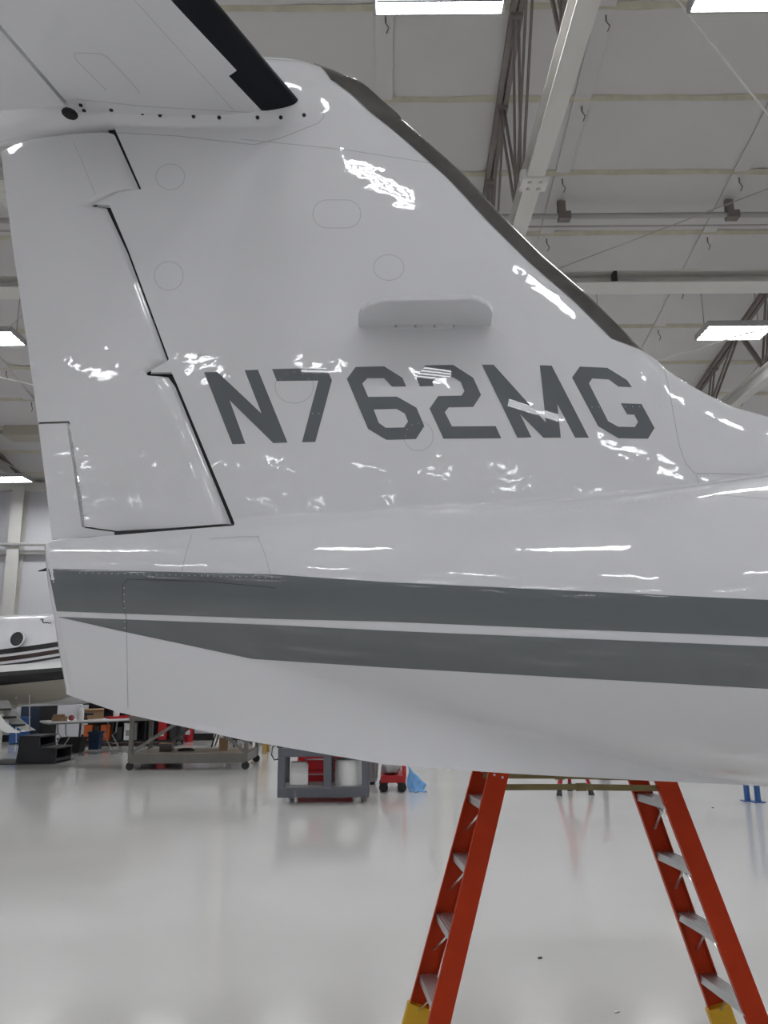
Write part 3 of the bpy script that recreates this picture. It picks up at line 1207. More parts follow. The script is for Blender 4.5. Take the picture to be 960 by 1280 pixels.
Y_TIP = 0.75
for side in (0, 1):
    def my(Y):
        return Y if side == 0 else 2 * YC - Y

    def mm(v):
        return (v.x, my(v.y), v.z)
    Ys = [2.90, 2.86, 2.8, 2.6, 2.4, 2.1, 1.7, 1.2, Y_TIP]
    us = [0.72 * (1 - math.cos(math.pi * i / 2 / 22)) for i in range(23)]
    us = [0.72 * (i / 22) ** 1.8 for i in range(23)]
    vs, fs = [], []
    prof = [(u, True) for u in us[::-1]] + [(u, False) for u in us[1:]]
    for Y in Ys:
        for u, lo in prof:
            v = spt(Y, u, lo)
            vs.append(mm(v))
    n = len(prof)
    for a in range(len(Ys) - 1):
        for k in range(n - 1):
            f = (a * n + k, a * n + k + 1, (a + 1) * n + k + 1, (a + 1) * n + k)
            fs.append(f if side else f[::-1])
        f = (a * n + n - 1, a * n, (a + 1) * n, (a + 1) * n + n - 1)
        fs.append(f if side else f[::-1])
    fs.append(tuple(range((len(Ys) - 1) * n, len(Ys) * n)))
    fs.append(tuple(range(0, n)))
    stb = apart('horizontal_stabilizer', vs, fs, M['paint'])
    stb.data.set_sharp_from_angle(angle=R(40))
    # de-icing boot: inboard piece is a step wider
    jog = PZ(290, 93, Z0 - 0.05).y

    def ub(px, py):
        p = PZ(px, py, Z0 - 0.055)
        le, h, c = sta(p.y)
        return p.y, (le - p.x) / c
    ya, ua = ub(327, 139)
    yb, ub_ = ub(286, 96)
    yc, uc = ub(296, 91)
    yd, ud = ub(210, 0)

    def uend(Y, inner):
        if inner:
            return ua + (ub_ - ua) * (Y - ya) / (yb - ya)
        return uc + (ud - uc) * (Y - yc) / (yd - yc)
    stn = [(ya + 0.0, True), ((ya + yb) / 2, True), (yb, True), (yc - 0.001, False), (2.4, False), (2.1, False), (1.7, False), (1.2, False), (Y_TIP - 0.02, False)]
    vs, fs = [], []
    NB = 12
    for Y, inner in stn:
        ue = uend(Y, inner)
        lo = [ue * (i / NB) ** 1.8 for i in range(NB, 0, -1)]
        pr = [(u, True) for u in lo] + [(0, True)] + [(u, False) for u in lo[::-1]]
        for q, (u, l) in enumerate(pr):
            v = spt(Y, u, l, off=0.003 if 0 < q < len(pr) - 1 else 0.0)
            if u == 0:
                v = v + Vector((0.003, 0, 0))
                v.z = Z0
            vs.append(mm(v))
    n = 2 * NB + 1
    for a in range(len(stn) - 1):
        for k in range(n - 1):
            f = (a * n + k, a * n + k + 1, (a + 1) * n + k + 1, (a + 1) * n + k)
            fs.append(f if side else f[::-1])
    bt = apart('deicing_boot', vs, fs, M['boot'], stb)
    bt['label'] = 'black rubber de-icing boot on the stabilizer leading edge'
    # elevator, drooped a little about the hinge
    vs, fs = [], []
    ue = [0.735, 0.74, 0.76, 0.80, 0.86, 0.93, 1.0]
    pr = [(u, True) for u in ue[::-1]] + [(u, False) for u in ue]
    dr = math.tan(R(10.0))
    for Y in [2.872, 2.7, 2.4, 2.0, 1.5, 1.0, Y_TIP]:
        le, h, c = sta(Y)
        for u, lo in pr:
            v = spt(Y, u, lo)
            v.z -= (u - 0.735) * c * dr
            vs.append(mm(v))
    n = len(pr)
    for a in range(6):
        for k in range(n):
            f = (a * n + k, a * n + (k + 1) % n, (a + 1) * n + (k + 1) % n, (a + 1) * n + k)
            fs.append(f if side else f[::-1])
    fs.append(tuple(range(n)))
    fs.append(tuple(range(6 * n, 7 * n)))
    el = apart('elevator', vs, fs, M['paint'])
    el.data.set_sharp_from_angle(angle=R(40))
    if side == 0:
        def uat(px, py):
            p = PZ(px, py, Z0 - 0.075)
            le, h, c = sta(p.y)
            return p.y, (le - p.x) / c
        for px, py in ((101, 131.5), (105, 138), (139, 137.5), (178, 141.5), (200, 144), (242, 145.5), (274, 147), (322, 147), (351, 147), (380, 144)):
            Y, u = uat(px, py)
            v = spt(min(Y, 2.93), max(0.004, min(u, 0.72)), True)
            Yb = min(Y, 2.93)
            bm = bmesh.new()
            s = PZ(px, py, v.z)
            sk, sn = onskin([px], [py], lambda X, Z: np.where(X > pl(150, 120)[0], w_all(X, Z), np.maximum(w_bul(X, Z), 0)))
            if sk[0][1] < s.y or px > 150:
                a_, n_ = Vector(sk[0]), Vector(sn[0])
                rod(bm, a_ - n_ * 0.02, a_ + n_ * 0.003, 0.0085, 10)
            else:
                rod(bm, (s.x, s.y, v.z - 0.003), (s.x, s.y, v.z + 0.03), 0.0085, 10)
            bpart('screw', bm, M['screw'], stb)
        bm = bmesh.new()
        p = P(86, 140, 2.84)
        bmesh.ops.create_icosphere(bm, subdivisions=2, radius=1, matrix=Matrix.Translation((p.x, 2.85, p.z)) @ Matrix.Rotation(0.25, 4, 'Y') @ Matrix.Diagonal((0.036, 0.03, 0.020, 1)))
        bpart('hinge_bracket', bm, M['dark'], stb)

        def uline(name, path, wpx=0.8):
            a = resample(path, 4.0)
            t = np.gradient(a, axis=0)
            t /= np.linalg.norm(t, axis=1, keepdims=True) + 1e-9
            nr = np.stack([-t[:, 1], t[:, 0]], 1) * wpx / 2
            vs = []
            for sgn in (1, -1):
                for x, y in a + sgn * nr:
                    z = Z0 - 0.07
                    for _ in range(8):
                        p = PZ(x, y, z)
                        le, h, c = sta(p.y)
                        z = Z0 - yt(min(max((le - p.x) / c, 0), 1), 0.095) * c - 0.0012
                    vs.append(tuple(p))
            m_ = len(a)
            return apart(name, vs, [(i, i + 1, m_ + i + 1, m_ + i) for i in range(m_ - 1)], M['seam'], stb)
        uline('panel_seam', [(92, 68), (97, 66), (126, 67), (135, 72), (172, 112), (174, 118)])
        uline('panel_seam', [(92, 68), (96, 76), (133, 113)])
        uline('panel_seam', [(168, 0), (292, 138)], 0.7)
        uline('panel_seam', [(95, 124), (180, 133), (320, 141)], 0.7)

# --- small horizontal blade aerial on the fin side
q, _ = onskin([530], [407], w_all)
zb = float(q[0][2])
pts = [(448, 410), (447.5, 398), (452, 389), (462, 381.5), (478, 376.8), (530, 375.5), (588, 374.5), (600, 376.5), (610, 382), (615.5, 390), (616, 396), (615, 408)]
poly = [PZ(x, y, zb) for x, y in pts]
poly[0].y += 0.03
poly[-1].y += 0.03
bm = prism(poly, (0, 0, 0.022))
bl = bpart('blade_aerial', bm, M['paint'], fin)
md = bl.modifiers.new('bevel', 'BEVEL')
md.width = 0.006
md.segments = 3
md.limit_method = 'ANGLE'
bm = bmesh.new()
a, _ = onskin(np.linspace(492, 570, 8), np.full(8, 409.0), w_all)
for k in range(7):
    bar(bm, a[k], a[k + 1], 0.02, 0.018)
bpart('mounting_flange', bm, M['paint'], bl)
for px in (495, 519, 543, 567):
    s, n = onskin([px], [409.5], w_all, 0.012)
    bm = bmesh.new()
    bmesh.ops.create_uvsphere(bm, u_segments=8, v_segments=5, radius=0.006, matrix=Matrix.Translation(s[0]))
    bpart('screw', bm, M['seam'], bl)

# ================================================================== STEP LADDER
nl0, nl1 = P(625, 961, 3.84), PZ(530.5, 1358, 0)
fl0, fl1 = P(603, 961, 4.13), PZ(512, 1299, 0)
nr0, nr1 = P(832, 974, 3.84), PZ(980, 1360, 0)
fr0, fr1 = P(795, 971, 4.13), PZ(911, 1300, 0)
lb = Vector(((nl1.x + nr1.x) / 2, (nl1.y + fl1.y) / 2, 0))
lad = empty('step_ladder', lb, 0, 'orange double-sided stepladder with aluminium steps standing behind the white tail', 'ladder')
ZTOP = 2.28


def atz(a, b, z):
    return a + (b - a) * ((z - a.z) / (b.z - a.z))


def lpart(name, bm, m, parent=None, bevel=0.0):
    bmesh.ops.translate(bm, vec=-lb, verts=bm.verts)
    return obj(name, bm, m, parent or lad, bevel=bevel)


rails = {}
for key, a, b, inw in (('nl', nl0, nl1, 1), ('fl', fl0, fl1, -1), ('nr', nr0, nr1, 1), ('fr', fr0, fr1, -1)):
    t, f = atz(a, b, ZTOP), atz(a, b, 0.03)
    d = (t - f).normalized()
    yv = Vector((0, 1, 0))
    wv = d.cross(yv).normalized()
    bm = bmesh.new()
    bar(bm, f, t, 0.095, 0.005, yv)
    for s in (-1, 1):
        o_ = wv * (s * 0.045) + yv * (inw * 0.014)
        bar(bm, f + o_, t + o_, 0.005, 0.03, yv)
    r = lpart('rail', bm, M['orange'])
    rails[key] = (f, t, wv, inw)
    bm = bmesh.new()
    g = atz(a, b, 0.16)
    bar(bm, atz(a, b, 0.012) + yv * inw * 0.012, g + yv * inw * 0.012, 0.115, 0.05, yv)
    lpart('foot_boot', bm, M['yellow'], r, 0.006)
    bm = bmesh.new()
    box(bm, (atz(a, b, 0.006) + yv * inw * 0.012), (0.13, 0.06, 0.012))
    lpart('foot_pad', bm, M['black'], r)
    bm = bmesh.new()
    for zz in (1.27,):
        for s in (-1, 1):
            p = atz(a, b, zz) + wv * 0.02 * s
            rod(bm, p - yv * inw * 0.002, p - yv * inw * 0.007, 0.006, 8)
    q = lpart('rivet_row', bm, M['alu'], r)
    q['kind'] = 'stuff'
for n_, f_, s in (('nl', 'fl', -1), ('nr', 'fr', 1)):
    for zz in (0.295, 0.577, 0.86, 1.142, 1.425, 1.70, 1.98):
        a = atz(rails[n_][0], rails[n_][1], zz)
        b = atz(rails[f_][0], rails[f_][1], zz)
        d = (b - a).normalized()
        a, b = a + d * 0.006, b - d * 0.006
        bm = bmesh.new()
        bar(bm, a, b, 0.082, 0.005)
        x = d.cross(Vector((0, 0, 1))).normalized()
        for k in range(6):
            o_ = x * (-0.037 + 0.0148 * k) + Vector((0, 0, 0.004))
            bar(bm, a + o_, b + o_, 0.006, 0.005)
        for k in (-1, 1):
            o_ = x * (0.0395 * k) - Vector((0, 0, 0.015))
            bar(bm, a + o_, b + o_, 0.003, 0.03)
        st = lpart('step', bm, M['alu'])
        for k, (e, w_) in enumerate(((b, rails[f_]), (a, rails[n_]))):
            dd = (a - b).normalized() if k == 0 else (b - a).normalized()
            lo = atz(w_[0], w_[1], zz - 0.17) + Vector((0, 0.008 * w_[3], 0))
            bm = bmesh.new()
            bar(bm, e + dd * 0.20 - Vector((0, 0, 0.02)), lo, 0.012, 0.003)
            lpart('brace', bm, M['alu'], st)
for y_, pa, pb in ((3.86, (622, 984), (831, 985.5)), (4.10, (604, 969.5), (795, 972))):
    a, b = P(*pa, y_), P(*pb, y_)
    mid = (a + b) / 2 + Vector((0, 0, 0.004))
    sp_ = lpart('spreader', bar(bar(bmesh.new(), a, mid, 0.006, 0.028), mid, b, 0.006, 0.028), M['brass'])
    bm = bmesh.new()
    box(bm, mid, (0.05, 0.014, 0.036))
    lpart('spreader_hinge', bm, M['brass'], sp_)
mid = (rails['nl'][1] + rails['fl'][1] + rails['nr'][1] + rails['fr'][1]) / 4
lw = abs(rails['nl'][1].x - rails['nr'][1].x)
lpart('top_cap', B(mid + Vector((0, 0, 0.02)), (lw + 0.14, 0.36, 0.06)), M['orange'], None, 0.01)

# ================================================================== THINGS ON THE FLOOR BEHIND


def gpt(px, py):
    return PZ(px, py, 0.0)


class T:
    """a thing standing at a floor point, its parts in local coordinates"""

    def __init__(s, name, loc, label, cat, rot=0.0, group=None):
        s.r = empty(name, loc, rot, label, cat, group)

    def add(s, name, bm, m, parent=None, smooth=False, bevel=0.0):
        return obj(name, bm, m, parent or s.r, smooth=smooth, bevel=bevel)


def single(name, bm, m, loc, label, cat, rot=0.0, smooth=False, bevel=0.0, group=None):
    o = obj(name, bm, m, smooth=smooth, bevel=bevel)
    o.location = loc
    o.rotation_euler = (0, 0, rot)
    return tag(o, label, cat, group)


def caster(bm, x, y, r=0.05):
    rod(bm, (x, y - 0.018, r), (x, y + 0.018, r), r, 14)
    box(bm, (x, y, r * 1.5 + 0.02), (0.035, 0.05, r + 0.02))
    return bm


# --- steel work bench on casters
c0, c1 = gpt(162, 963), gpt(305, 963)
YF_ = c0.y
WB = c1.x - c0.x
t = T('work_bench', (c0.x, YF_, 0), 'grey steel rolling workbench with wooden top and diagonal braces', 'workbench')
DEP, HT = 1.25, 1.0
for x in (0, WB):
    for y in (0, DEP):
        t.add('leg', B((x, y, 0.555), (0.075, 0.075, 0.79)), M['benchsteel'])
        cst = t.add('caster', caster(bmesh.new(), x, y, 0.075), M['black'])
t.add('top_frame', B((WB / 2, DEP / 2, 0.955), (WB + 0.1, DEP + 0.1, 0.09)), M['benchsteel'])
t.add('table_top', B((WB / 2, DEP / 2, 1.015), (WB + 0.06, DEP + 0.06, 0.03)), M['wood'])
bm = bmesh.new()
box(bm, (WB / 2, -0.01, 0.21), (WB, 0.05, 0.17))
box(bm, (WB / 2, DEP + 0.01, 0.21), (WB, 0.05, 0.17))
box(bm, (-0.0, DEP / 2, 0.21), (0.05, DEP, 0.17))
box(bm, (WB, DEP / 2, 0.21), (0.05, DEP, 0.17))
t.add('lower_frame', bm, M['benchsteel'])
t.add('lower_shelf', B((WB / 2, DEP / 2, 0.28), (WB - 0.06, DEP - 0.04, 0.025)), M['wood'])
for x0, x1, y in ((0.03, 0.95, 0), (WB - 0.03, WB - 0.8, 0), (0.35, 1.05, DEP), (WB - 0.03, WB - 0.8, DEP)):
    t.add('diagonal_brace', bar(bmesh.new(), (x0, y, 0.33), (x1, y, 0.92), 0.04, 0.06), M['benchsteel'])
WBX, WBY = c0.x, YF_


def at_h(px, py, z):
    return PZ(px, py, z)


p = at_h(200, 943, 0.295)
t2 = T('carton', (WBX + 0.55, WBY + 0.5, 0.2925), 'dark red-brown carton on the workbench lower shelf', 'box')
t2.add('box_body', B((0, 0, 0.075), (0.24, 0.2, 0.15)), M['brown'])
t2.add('box_lid', B((0, 0, 0.158), (0.25, 0.21, 0.016)), M['cardboard'])
single('cable_coil', tube([(0.16 * math.cos(a) * (1 - a / 60), 0.1 * math.sin(a) * (1 - a / 60), 0.02 + a * 0.0015) for a in np.linspace(0, 18, 60)], 0.015, 6), M['black'],
       (WBX + 0.92, WBY + 0.5, 0.2925), 'black cable coiled on the workbench lower shelf', 'cable', smooth=True)
t2 = T('carton', (WBX + 1.64, WBY + 0.6, 0.2925), 'upright tan carton on the right of the workbench lower shelf', 'box')
t2.add('box_body', B((0, 0, 0.12), (0.15, 0.14, 0.24)), M['cardboard'])
for s in (-1, 1):
    t2.add('flap', B((s * 0.10, 0, 0.25), (0.07, 0.13, 0.006), Matrix.Rotation(s * 0.5, 3, 'Y')), M['cardboard'])
t2 = T('paper_roll', (WBX + WB + 0.02, WBY + 0.28, 0.2925), 'pale roll standing at the right end of the workbench shelf', 'roll')
t2.add('roll_body', lathe([(0.03, 0), (0.05, 0), (0.05, 0.44), (0.03, 0.44)], 14, (-0.09, 0, 0)), M['white'], smooth=True)
t2.add('roll_band', lathe([(0.052, 0.2), (0.052, 0.30)], 14, (-0.09, 0, 0)), M['blue'], smooth=True)
t2 = T('clipboard', (WBX + WB + 0.045, WBY + 0.62, 0.34), 'white sheet hung on the right side of the workbench', 'clipboard')
t2.add('sheet', B((0, 0, 0.2), (0.01, 0.26, 0.38)), M['white'])
t2.add('clip', B((0.008, 0, 0.39), (0.014, 0.08, 0.025)), M['alu'])

# --- folding table with clutter
a, b = PZ(62, 902.5, 0.75), PZ(150, 896, 0.75)
tbx, tby = a.x, a.y
TW = 1.95
rotT = math.atan2(b.y - a.y, b.x - a.x) * 0.6
TD = 0.75
t = T('folding_table', (tbx, tby, 0), 'white-topped folding table with bent grey legs, covered in supplies', 'table', rotT)
t.add('table_top', B((TW / 2, TD / 2, 0.73), (TW, TD, 0.04)), M['white'], bevel=0.008)
t.add('top_apron', B((TW / 2, TD / 2, 0.70), (TW - 0.08, TD - 0.08, 0.03)), M['grey'])
for x, s in ((0.38, 1), (TW - 0.38, -1)):
    for y in (0.08, TD - 0.08):
        t.add('leg', tube([(x, y, 0.70), (x + 0.02 * s, y, 0.45), (x + 0.10 * s, y, 0.38), (x - 0.12 * s, y, 0.02)], 0.016, 8), M['grey'], smooth=True)
    t.add('leg_crossbar', rod(bmesh.new(), (x - 0.05 * s, 0.08, 0.18), (x - 0.05 * s, TD - 0.08, 0.18), 0.013, 8), M['grey'], smooth=True)
ct, st_ = math.cos(rotT), math.sin(rotT)


def tb(x, y, z=0.751):
    return Vector((tbx + x * ct - y * st_, tby + x * st_ + y * ct, z))


t2 = T('carton', tb(0.28, 0.22), 'small tan carton at the left end of the folding table', 'box', rotT)
t2.add('box_body', B((0, 0, 0.05), (0.30, 0.16, 0.10)), M['cardboard'])
t2.add('box_lid', B((-0.02, 0, 0.125), (0.22, 0.14, 0.045)), M['cardboard'])
t2 = T('tape_roll', tb(0.53, 0.18), 'red tape roll beside the white bottle on the folding table', 'tape', rotT)
bm = bmesh.new()
for k in range(20):
    pass
bm = lathe([(0.03, -0.025), (0.062, -0.025), (0.062, 0.025), (0.03, 0.025), (0.03, -0.025)], 20)
bmesh.ops.transform(bm, matrix=Matrix.Translation((0, 0, 0.063)) @ Matrix.Rotation(R(90), 4, 'X'), verts=bm.verts)
t2.add('tape', bm, M['red'], smooth=True)
bm = lathe([(0.026, -0.026), (0.031, -0.026), (0.031, 0.026), (0.026, 0.026), (0.026, -0.026)], 20)
bmesh.ops.transform(bm, matrix=Matrix.Translation((0, 0, 0.063)) @ Matrix.Rotation(R(90), 4, 'X'), verts=bm.verts)
t2.add('tape_core', bm, M['white'], smooth=True)
t2 = T('spray_bottle', tb(0.74, 0.2), 'tall white bottle standing on the folding table', 'bottle')
t2.add('bottle_body', lathe([(0.02, 0), (0.07, 0.0), (0.075, 0.02), (0.075, 0.2), (0.06, 0.25), (0.03, 0.29), (0.025, 0.30)], 18), M['white'], smooth=True)
t2.add('bottle_cap', lathe([(0.03, 0.29), (0.036, 0.30), (0.036, 0.35), (0.02, 0.36)], 14), M['white'], smooth=True)
t2 = T('power_tool', tb(0.95, 0.25), 'small black hand tool right of the white bottle', 'tool', 0.4)
bm = rod(bmesh.new(), (-0.1, 0, 0.13), (0.1, 0, 0.13), 0.035, 12, 0.028)
t2.add('tool_body', bm, M['black'], smooth=True)
t2.add('tool_handle', B((-0.06, 0, 0.075), (0.04, 0.035, 0.11)), M['black'], bevel=0.006)
t2.add('battery', B((-0.06, 0, 0.016), (0.08, 0.06, 0.032)), M['black'], bevel=0.005)
t2 = T('carton', tb(1.13, 0.54), 'brown open carton at the back of the folding table', 'box', rotT)
t2.add('box_body', B((0, 0, 0.11), (0.46, 0.24, 0.22)), M['cardboard'])
t2.add('box_lid', B((0, -0.14, 0.225), (0.44, 0.08, 0.008), Matrix.Rotation(0.35, 3, 'X')), M['cardboard'])
for k, (x, y, w, r_) in enumerate(((0.74, 0.52, 0.18, 0.1), (1.20, 0.2, 0.22, -0.1), (1.345, 0.22, 0.05, 0.0))):
    single('paper_sheet', B((0, 0, 0.004 + 0.002), (w, 0.21, 0.008)), M['white'], tb(x, y), ['small white paper left of the open carton on the folding table',
           'white paper in the middle of the folding table', 'narrow white paper strip left of the red tray on the folding table'][k], 'paper', rotT + r_, group='papers on the folding table')
t2 = T('parts_tray', tb(1.65, 0.3), 'shallow red tray at the right end of the folding table', 'tray', rotT)
bm = bmesh.new()
box(bm, (0, 0, 0.006), (0.5, 0.3, 0.012))
t2.add('tray_base', bm, M['red'])
bm = bmesh.new()
for s in (-1, 1):
    box(bm, (0, s * 0.147, 0.03), (0.5, 0.006, 0.05))
    box(bm, (s * 0.247, 0, 0.03), (0.006, 0.3, 0.05))
t2.add('tray_rim', bm, M['red'])
t2 = T('glass_jar', tb(1.62, 0.3, 0.764), 'clear pale jar standing in the red tray', 'jar')
t2.add('jar_body', lathe([(0.03, 0), (0.07, 0), (0.075, 0.01), (0.075, 0.16), (0.06, 0.18)], 16), M['white'], smooth=True)
t2.add('jar_lid', lathe([(0.05, 0.18), (0.068, 0.18), (0.068, 0.205), (0.05, 0.205)], 16), M['grey'], smooth=True)
# things beneath it
def tub(name, px, py, w, d, h, m, label, cat='bin'):
    g_ = gpt(px, py)
    t_ = T(name, (g_.x, g_.y + d / 2, 0), label, cat)
    bm = bmesh.new()
    v = [bm.verts.new((sx * w / 2 * k, sy * d / 2 * k, z)) for k, z in ((0.86, 0.0), (1.0, h)) for sx, sy in ((-1, -1), (1, -1), (1, 1), (-1, 1))]
    i_ = [bm.verts.new((sx * w / 2 * k, sy * d / 2 * k, z)) for k, z in ((0.95, h), (0.82, 0.03)) for sx, sy in ((-1, -1), (1, -1), (1, 1), (-1, 1))]
    al = [v[:4], v[4:], i_[:4], i_[4:]]
    bm.faces.new(al[0][::-1])
    for q in range(3):
        for k in range(4):
            bm.faces.new((al[q][k], al[q][(k + 1) % 4], al[q + 1][(k + 1) % 4], al[q + 1][k]))
    bm.faces.new(al[3])
    t_.add('bin_body', bm, m)
    bm = bmesh.new()
    for s in (-1, 1):
        box(bm, (0, s * (d / 2 + 0.008), h - 0.02), (w + 0.03, 0.016, 0.04))
        box(bm, (s * (w / 2 + 0.008), 0, h - 0.02), (0.016, d + 0.03, 0.04))
    t_.add('bin_rim', bm, m)
    return t_


tub('storage_bin', 85, 941, 0.55, 0.42, 0.33, M['black'], 'wide black bin under the folding table')
tub('waste_bin', 116, 937, 0.28, 0.28, 0.42, M['darkblue'], 'dark blue bin under the right half of the folding table')

# step stool on a mat
g0 = gpt(58, 955)
single('floor_mat', B((0, 0, 0.006), (1.5, 1.0, 0.012)), M['black'], (g0.x - 0.55, g0.y + 0.45, 0), 'thin black mat on the floor under the step stool', 'mat')
t = T('step_stool', (g0.x, g0.y + 0.1, 0.012), 'dark grey two-step plastic stool on a black mat at the left', 'stool', -0.10)
W1 = 0.5
# steps rise toward -x; width along y
for y in (0, 0.62):
    pts = [(-0.72, y, 0), (0.14, y, 0), (0.14, y, 0.27), (-0.22, y, 0.27), (-0.24, y, 0.5), (-0.66, y, 0.5)]
    t.add('side_panel', prism(pts, (0, 0.035, 0)), M['charcoal'])
t.add('tread', B((-0.04, 0.33, 0.285), (0.38, 0.68, 0.035)), M['charcoal'], bevel=0.008)
t.add('tread', B((-0.45, 0.33, 0.515), (0.46, 0.68, 0.035)), M['charcoal'], bevel=0.008)
t.add('back_panel', B((-0.68, 0.33, 0.25), (0.03, 0.6, 0.48), Matrix.Rotation(-0.1, 3, 'Y')), M['charcoal'])
t.add('riser_bar', B((0.12, 0.33, 0.05), (0.03, 0.6, 0.06)), M['charcoal'])
t.add('riser_bar', B((-0.23, 0.33, 0.32), (0.03, 0.6, 0.05)), M['charcoal'])

# long dark tool rack along the wall, with boxes
p0, p1 = P(104, 915, 20.6), P(226, 915, 20.6)
t = T('storage_rack', (p0.x, 20.3, 0), 'long low dark shelf rack against the far wall behind the workbench', 'shelf')
RW = p1.x - p0.x
for z in (0.12, 0.66, 1.05):
    t.add('shelf_board', B((RW / 2, 0.3, z), (RW, 0.6, 0.04)), M['black'])
for x in (0.02, RW * 0.34, RW * 0.67, RW - 0.02):
    for y in (0.02, 0.58):
        t.add('post', B((x, y, 0.55), (0.04, 0.04, 1.1)), M['black'])
t.add('back_panel', B((RW / 2, 0.62, 0.6), (RW, 0.02, 1.1)), M['charcoal'])
t.add('kick_rail', B((RW / 2, -0.02, 0.06), (RW, 0.03, 0.06)), M['brown'])
for k, (x, z, w, h, m, lab, nm) in enumerate((
        (0.10, 0.14, 0.22, 0.36, 'orangeplastic', 'orange crate at the left end of the wall rack', 'crate'),
        (0.36, 0.14, 0.14, 0.34, 'charcoal', 'dark case beside the orange crate on the wall rack', 'tool_case'),
        (0.53, 0.14, 0.24, 0.36, 'orangeplastic', 'second orange bin on the lower shelf of the wall rack', 'crate'),
        (0.92, 0.14, 0.16, 0.3, 'charcoal', 'dark case low on the wall rack', 'tool_case'),
        (1.13, 0.14, 0.26, 0.40, 'white', 'white carton on the shelf right of the folding table', 'carton'),
        (2.0, 0.14, 0.22, 0.44, 'red', 'red canister box seen through the workbench frame', 'tool_case'),
        (2.32, 0.14, 0.26, 0.36, 'charcoal', 'dark case at the right of the wall rack behind the workbench', 'tool_case'))):
    t2 = T(nm, (p0.x + x + w / 2 - 0.0, 20.5, z), lab, 'box')
    t2.add('box_body', B((0, 0, h / 2), (w, 0.28, h)), M[m], bevel=0.006)
    t2.add('box_lid', B((0, 0, h + 0.012), (w + 0.015, 0.295, 0.024)), M[m])
    if m == 'white':
        t2.add('box_label', B((0.0, -0.142, h * 0.45), (w * 0.6, 0.003, h * 0.35)), M['grey'])
    if m == 'red':
        t2.add('box_label', B((0.0, -0.142, h * 0.35), (w * 0.4, 0.003, h * 0.25)), M['white'])
g_ = P(236, 915, 21.4)
t2 = T('fire_extinguisher', (g_.x, g_.y, 0), 'red fire extinguisher on the floor behind the workbench', 'fire extinguisher')
t2.add('cylinder', lathe([(0.05, 0), (0.12, 0.01), (0.125, 0.05), (0.125, 0.42), (0.10, 0.5), (0.04, 0.54)], 18), M['red'], smooth=True)
t2.add('valve', lathe([(0.03, 0.54), (0.03, 0.62), (0.01, 0.63)], 10), M['black'])
t2.add('hose', tube([(0, 0, 0.6), (0.10, -0.03, 0.6), (0.15, -0.03, 0.45), (0.14, -0.03, 0.2)], 0.014, 6), M['black'], smooth=True)
t2.add('tank_label', B((0, -0.122, 0.26), (0.12, 0.012, 0.12)), M['white'])

# dark second folding table behind the workbench
g_ = gpt(262, 937)
t = T('folding_table', (g_.x - 0.1, g_.y, 0), 'dark folding table with black bent legs behind the workbench', 'table', 0.05)
t.add('table_top', B((0.75, 0.35, 0.72), (1.5, 0.7, 0.04)), M['charcoal'], bevel=0.006)
for x, s in ((0.12, 1), (0.68, -1)):
    for y in (0.06, 0.62):
        t.add('leg', tube([(x + 0.2 * s, y, 0.7), (x + 0.18 * s, y, 0.42), (x + 0.1 * s, y, 0.34), (x, y, 0.02)], 0.018, 8), M['black'], smooth=True)
t.add('leg_crossbar', rod(bmesh.new(), (0.1, 0.06, 0.36), (1.4, 0.06, 0.36), 0.014, 8), M['black'], smooth=True)

# mustard sawhorse further right
g_ = gpt(323, 942)
t = T('saw_horse', (g_.x, g_.y, 0), 'mustard yellow sawhorse standing right of the workbench', 'sawhorse')
for x in (-0.14, 0.14):
    for y in (0.0, 0.45):
        t.add('leg', bar(bmesh.new(), (x, y, 0.0), (x * 0.55, 0.225 + (y - 0.225) * 0.3, 0.72), 0.09, 0.03), M['mustard'])
t.add('top_beam', B((0, 0.225, 0.76), (0.42, 0.10, 0.09)), M['mustard'])
t.add('cross_plate', B((0, 0.05, 0.42), (0.26, 0.02, 0.12)), M['mustard'])

# --- grey service cart
c0, c1 = gpt(346, 1005), gpt(461, 1005)
cy_ = c0.y
CW = c1.x - c0.x
t = T('service_cart', (c0.x, cy_, 0), 'grey plastic service cart with open shelves, standing on white casters', 'cart')
CD, CH = 0.62, 0.74
t.add('lower_tray', B((CW / 2, CD / 2, 0.145), (CW, CD, 0.13)), M['greyplastic'], bevel=0.012)
t.add('tray_floor', B((CW / 2, CD / 2, 0.213), (CW - 0.08, CD - 0.08, 0.006)), M['grey'])
t.add('upper_tray', B((CW / 2, CD / 2, CH - 0.06), (CW, CD, 0.12)), M['greyplastic'], bevel=0.012)
for x, w in ((0.05, 0.10), (CW / 2 + 0.06, 0.11), (CW - 0.05, 0.10)):
    for y in (0.05, CD - 0.05):
        t.add('post', B((x, y, 0.42), (w, 0.09, 0.45)), M['greyplastic'], bevel=0.008)
for x in (0.14, CW - 0.14):
    for y in (0.08, CD - 0.08):
        t.add('caster', caster(bmesh.new(), x, y, 0.035), M['alu'])
cx_ = c0.x
t2 = T('plastic_drum', (cx_ + CW * 0.80 - 0.03, cy_ + 0.30, 0.217), 'round white plastic drum in the right bay of the grey cart', 'drum')
t2.add('drum_body', lathe([(0.10, 0), (0.20, 0.0), (0.205, 0.02), (0.205, 0.30), (0.19, 0.34), (0.10, 0.375)], 28), M['white'], smooth=True)
t2.add('drum_cap', lathe([(0.04, 0.37), (0.05, 0.375), (0.05, 0.395), (0.02, 0.397)], 16), M['white'], smooth=True)
t2 = T('wiper_box', (cx_ + 0.27, cy_ + 0.3, 0.217), 'white wiper box in the left bay of the grey cart', 'box', 0.1)
t2.add('box_body', B((0, 0, 0.13), (0.26, 0.24, 0.26)), M['white'], bevel=0.015)
bm = bmesh.new()
for k in range(4):
    box(bm, (0.004 * (-1) ** k, 0, 0.266 + 0.012 * k), (0.25 - 0.01 * k, 0.22, 0.010))
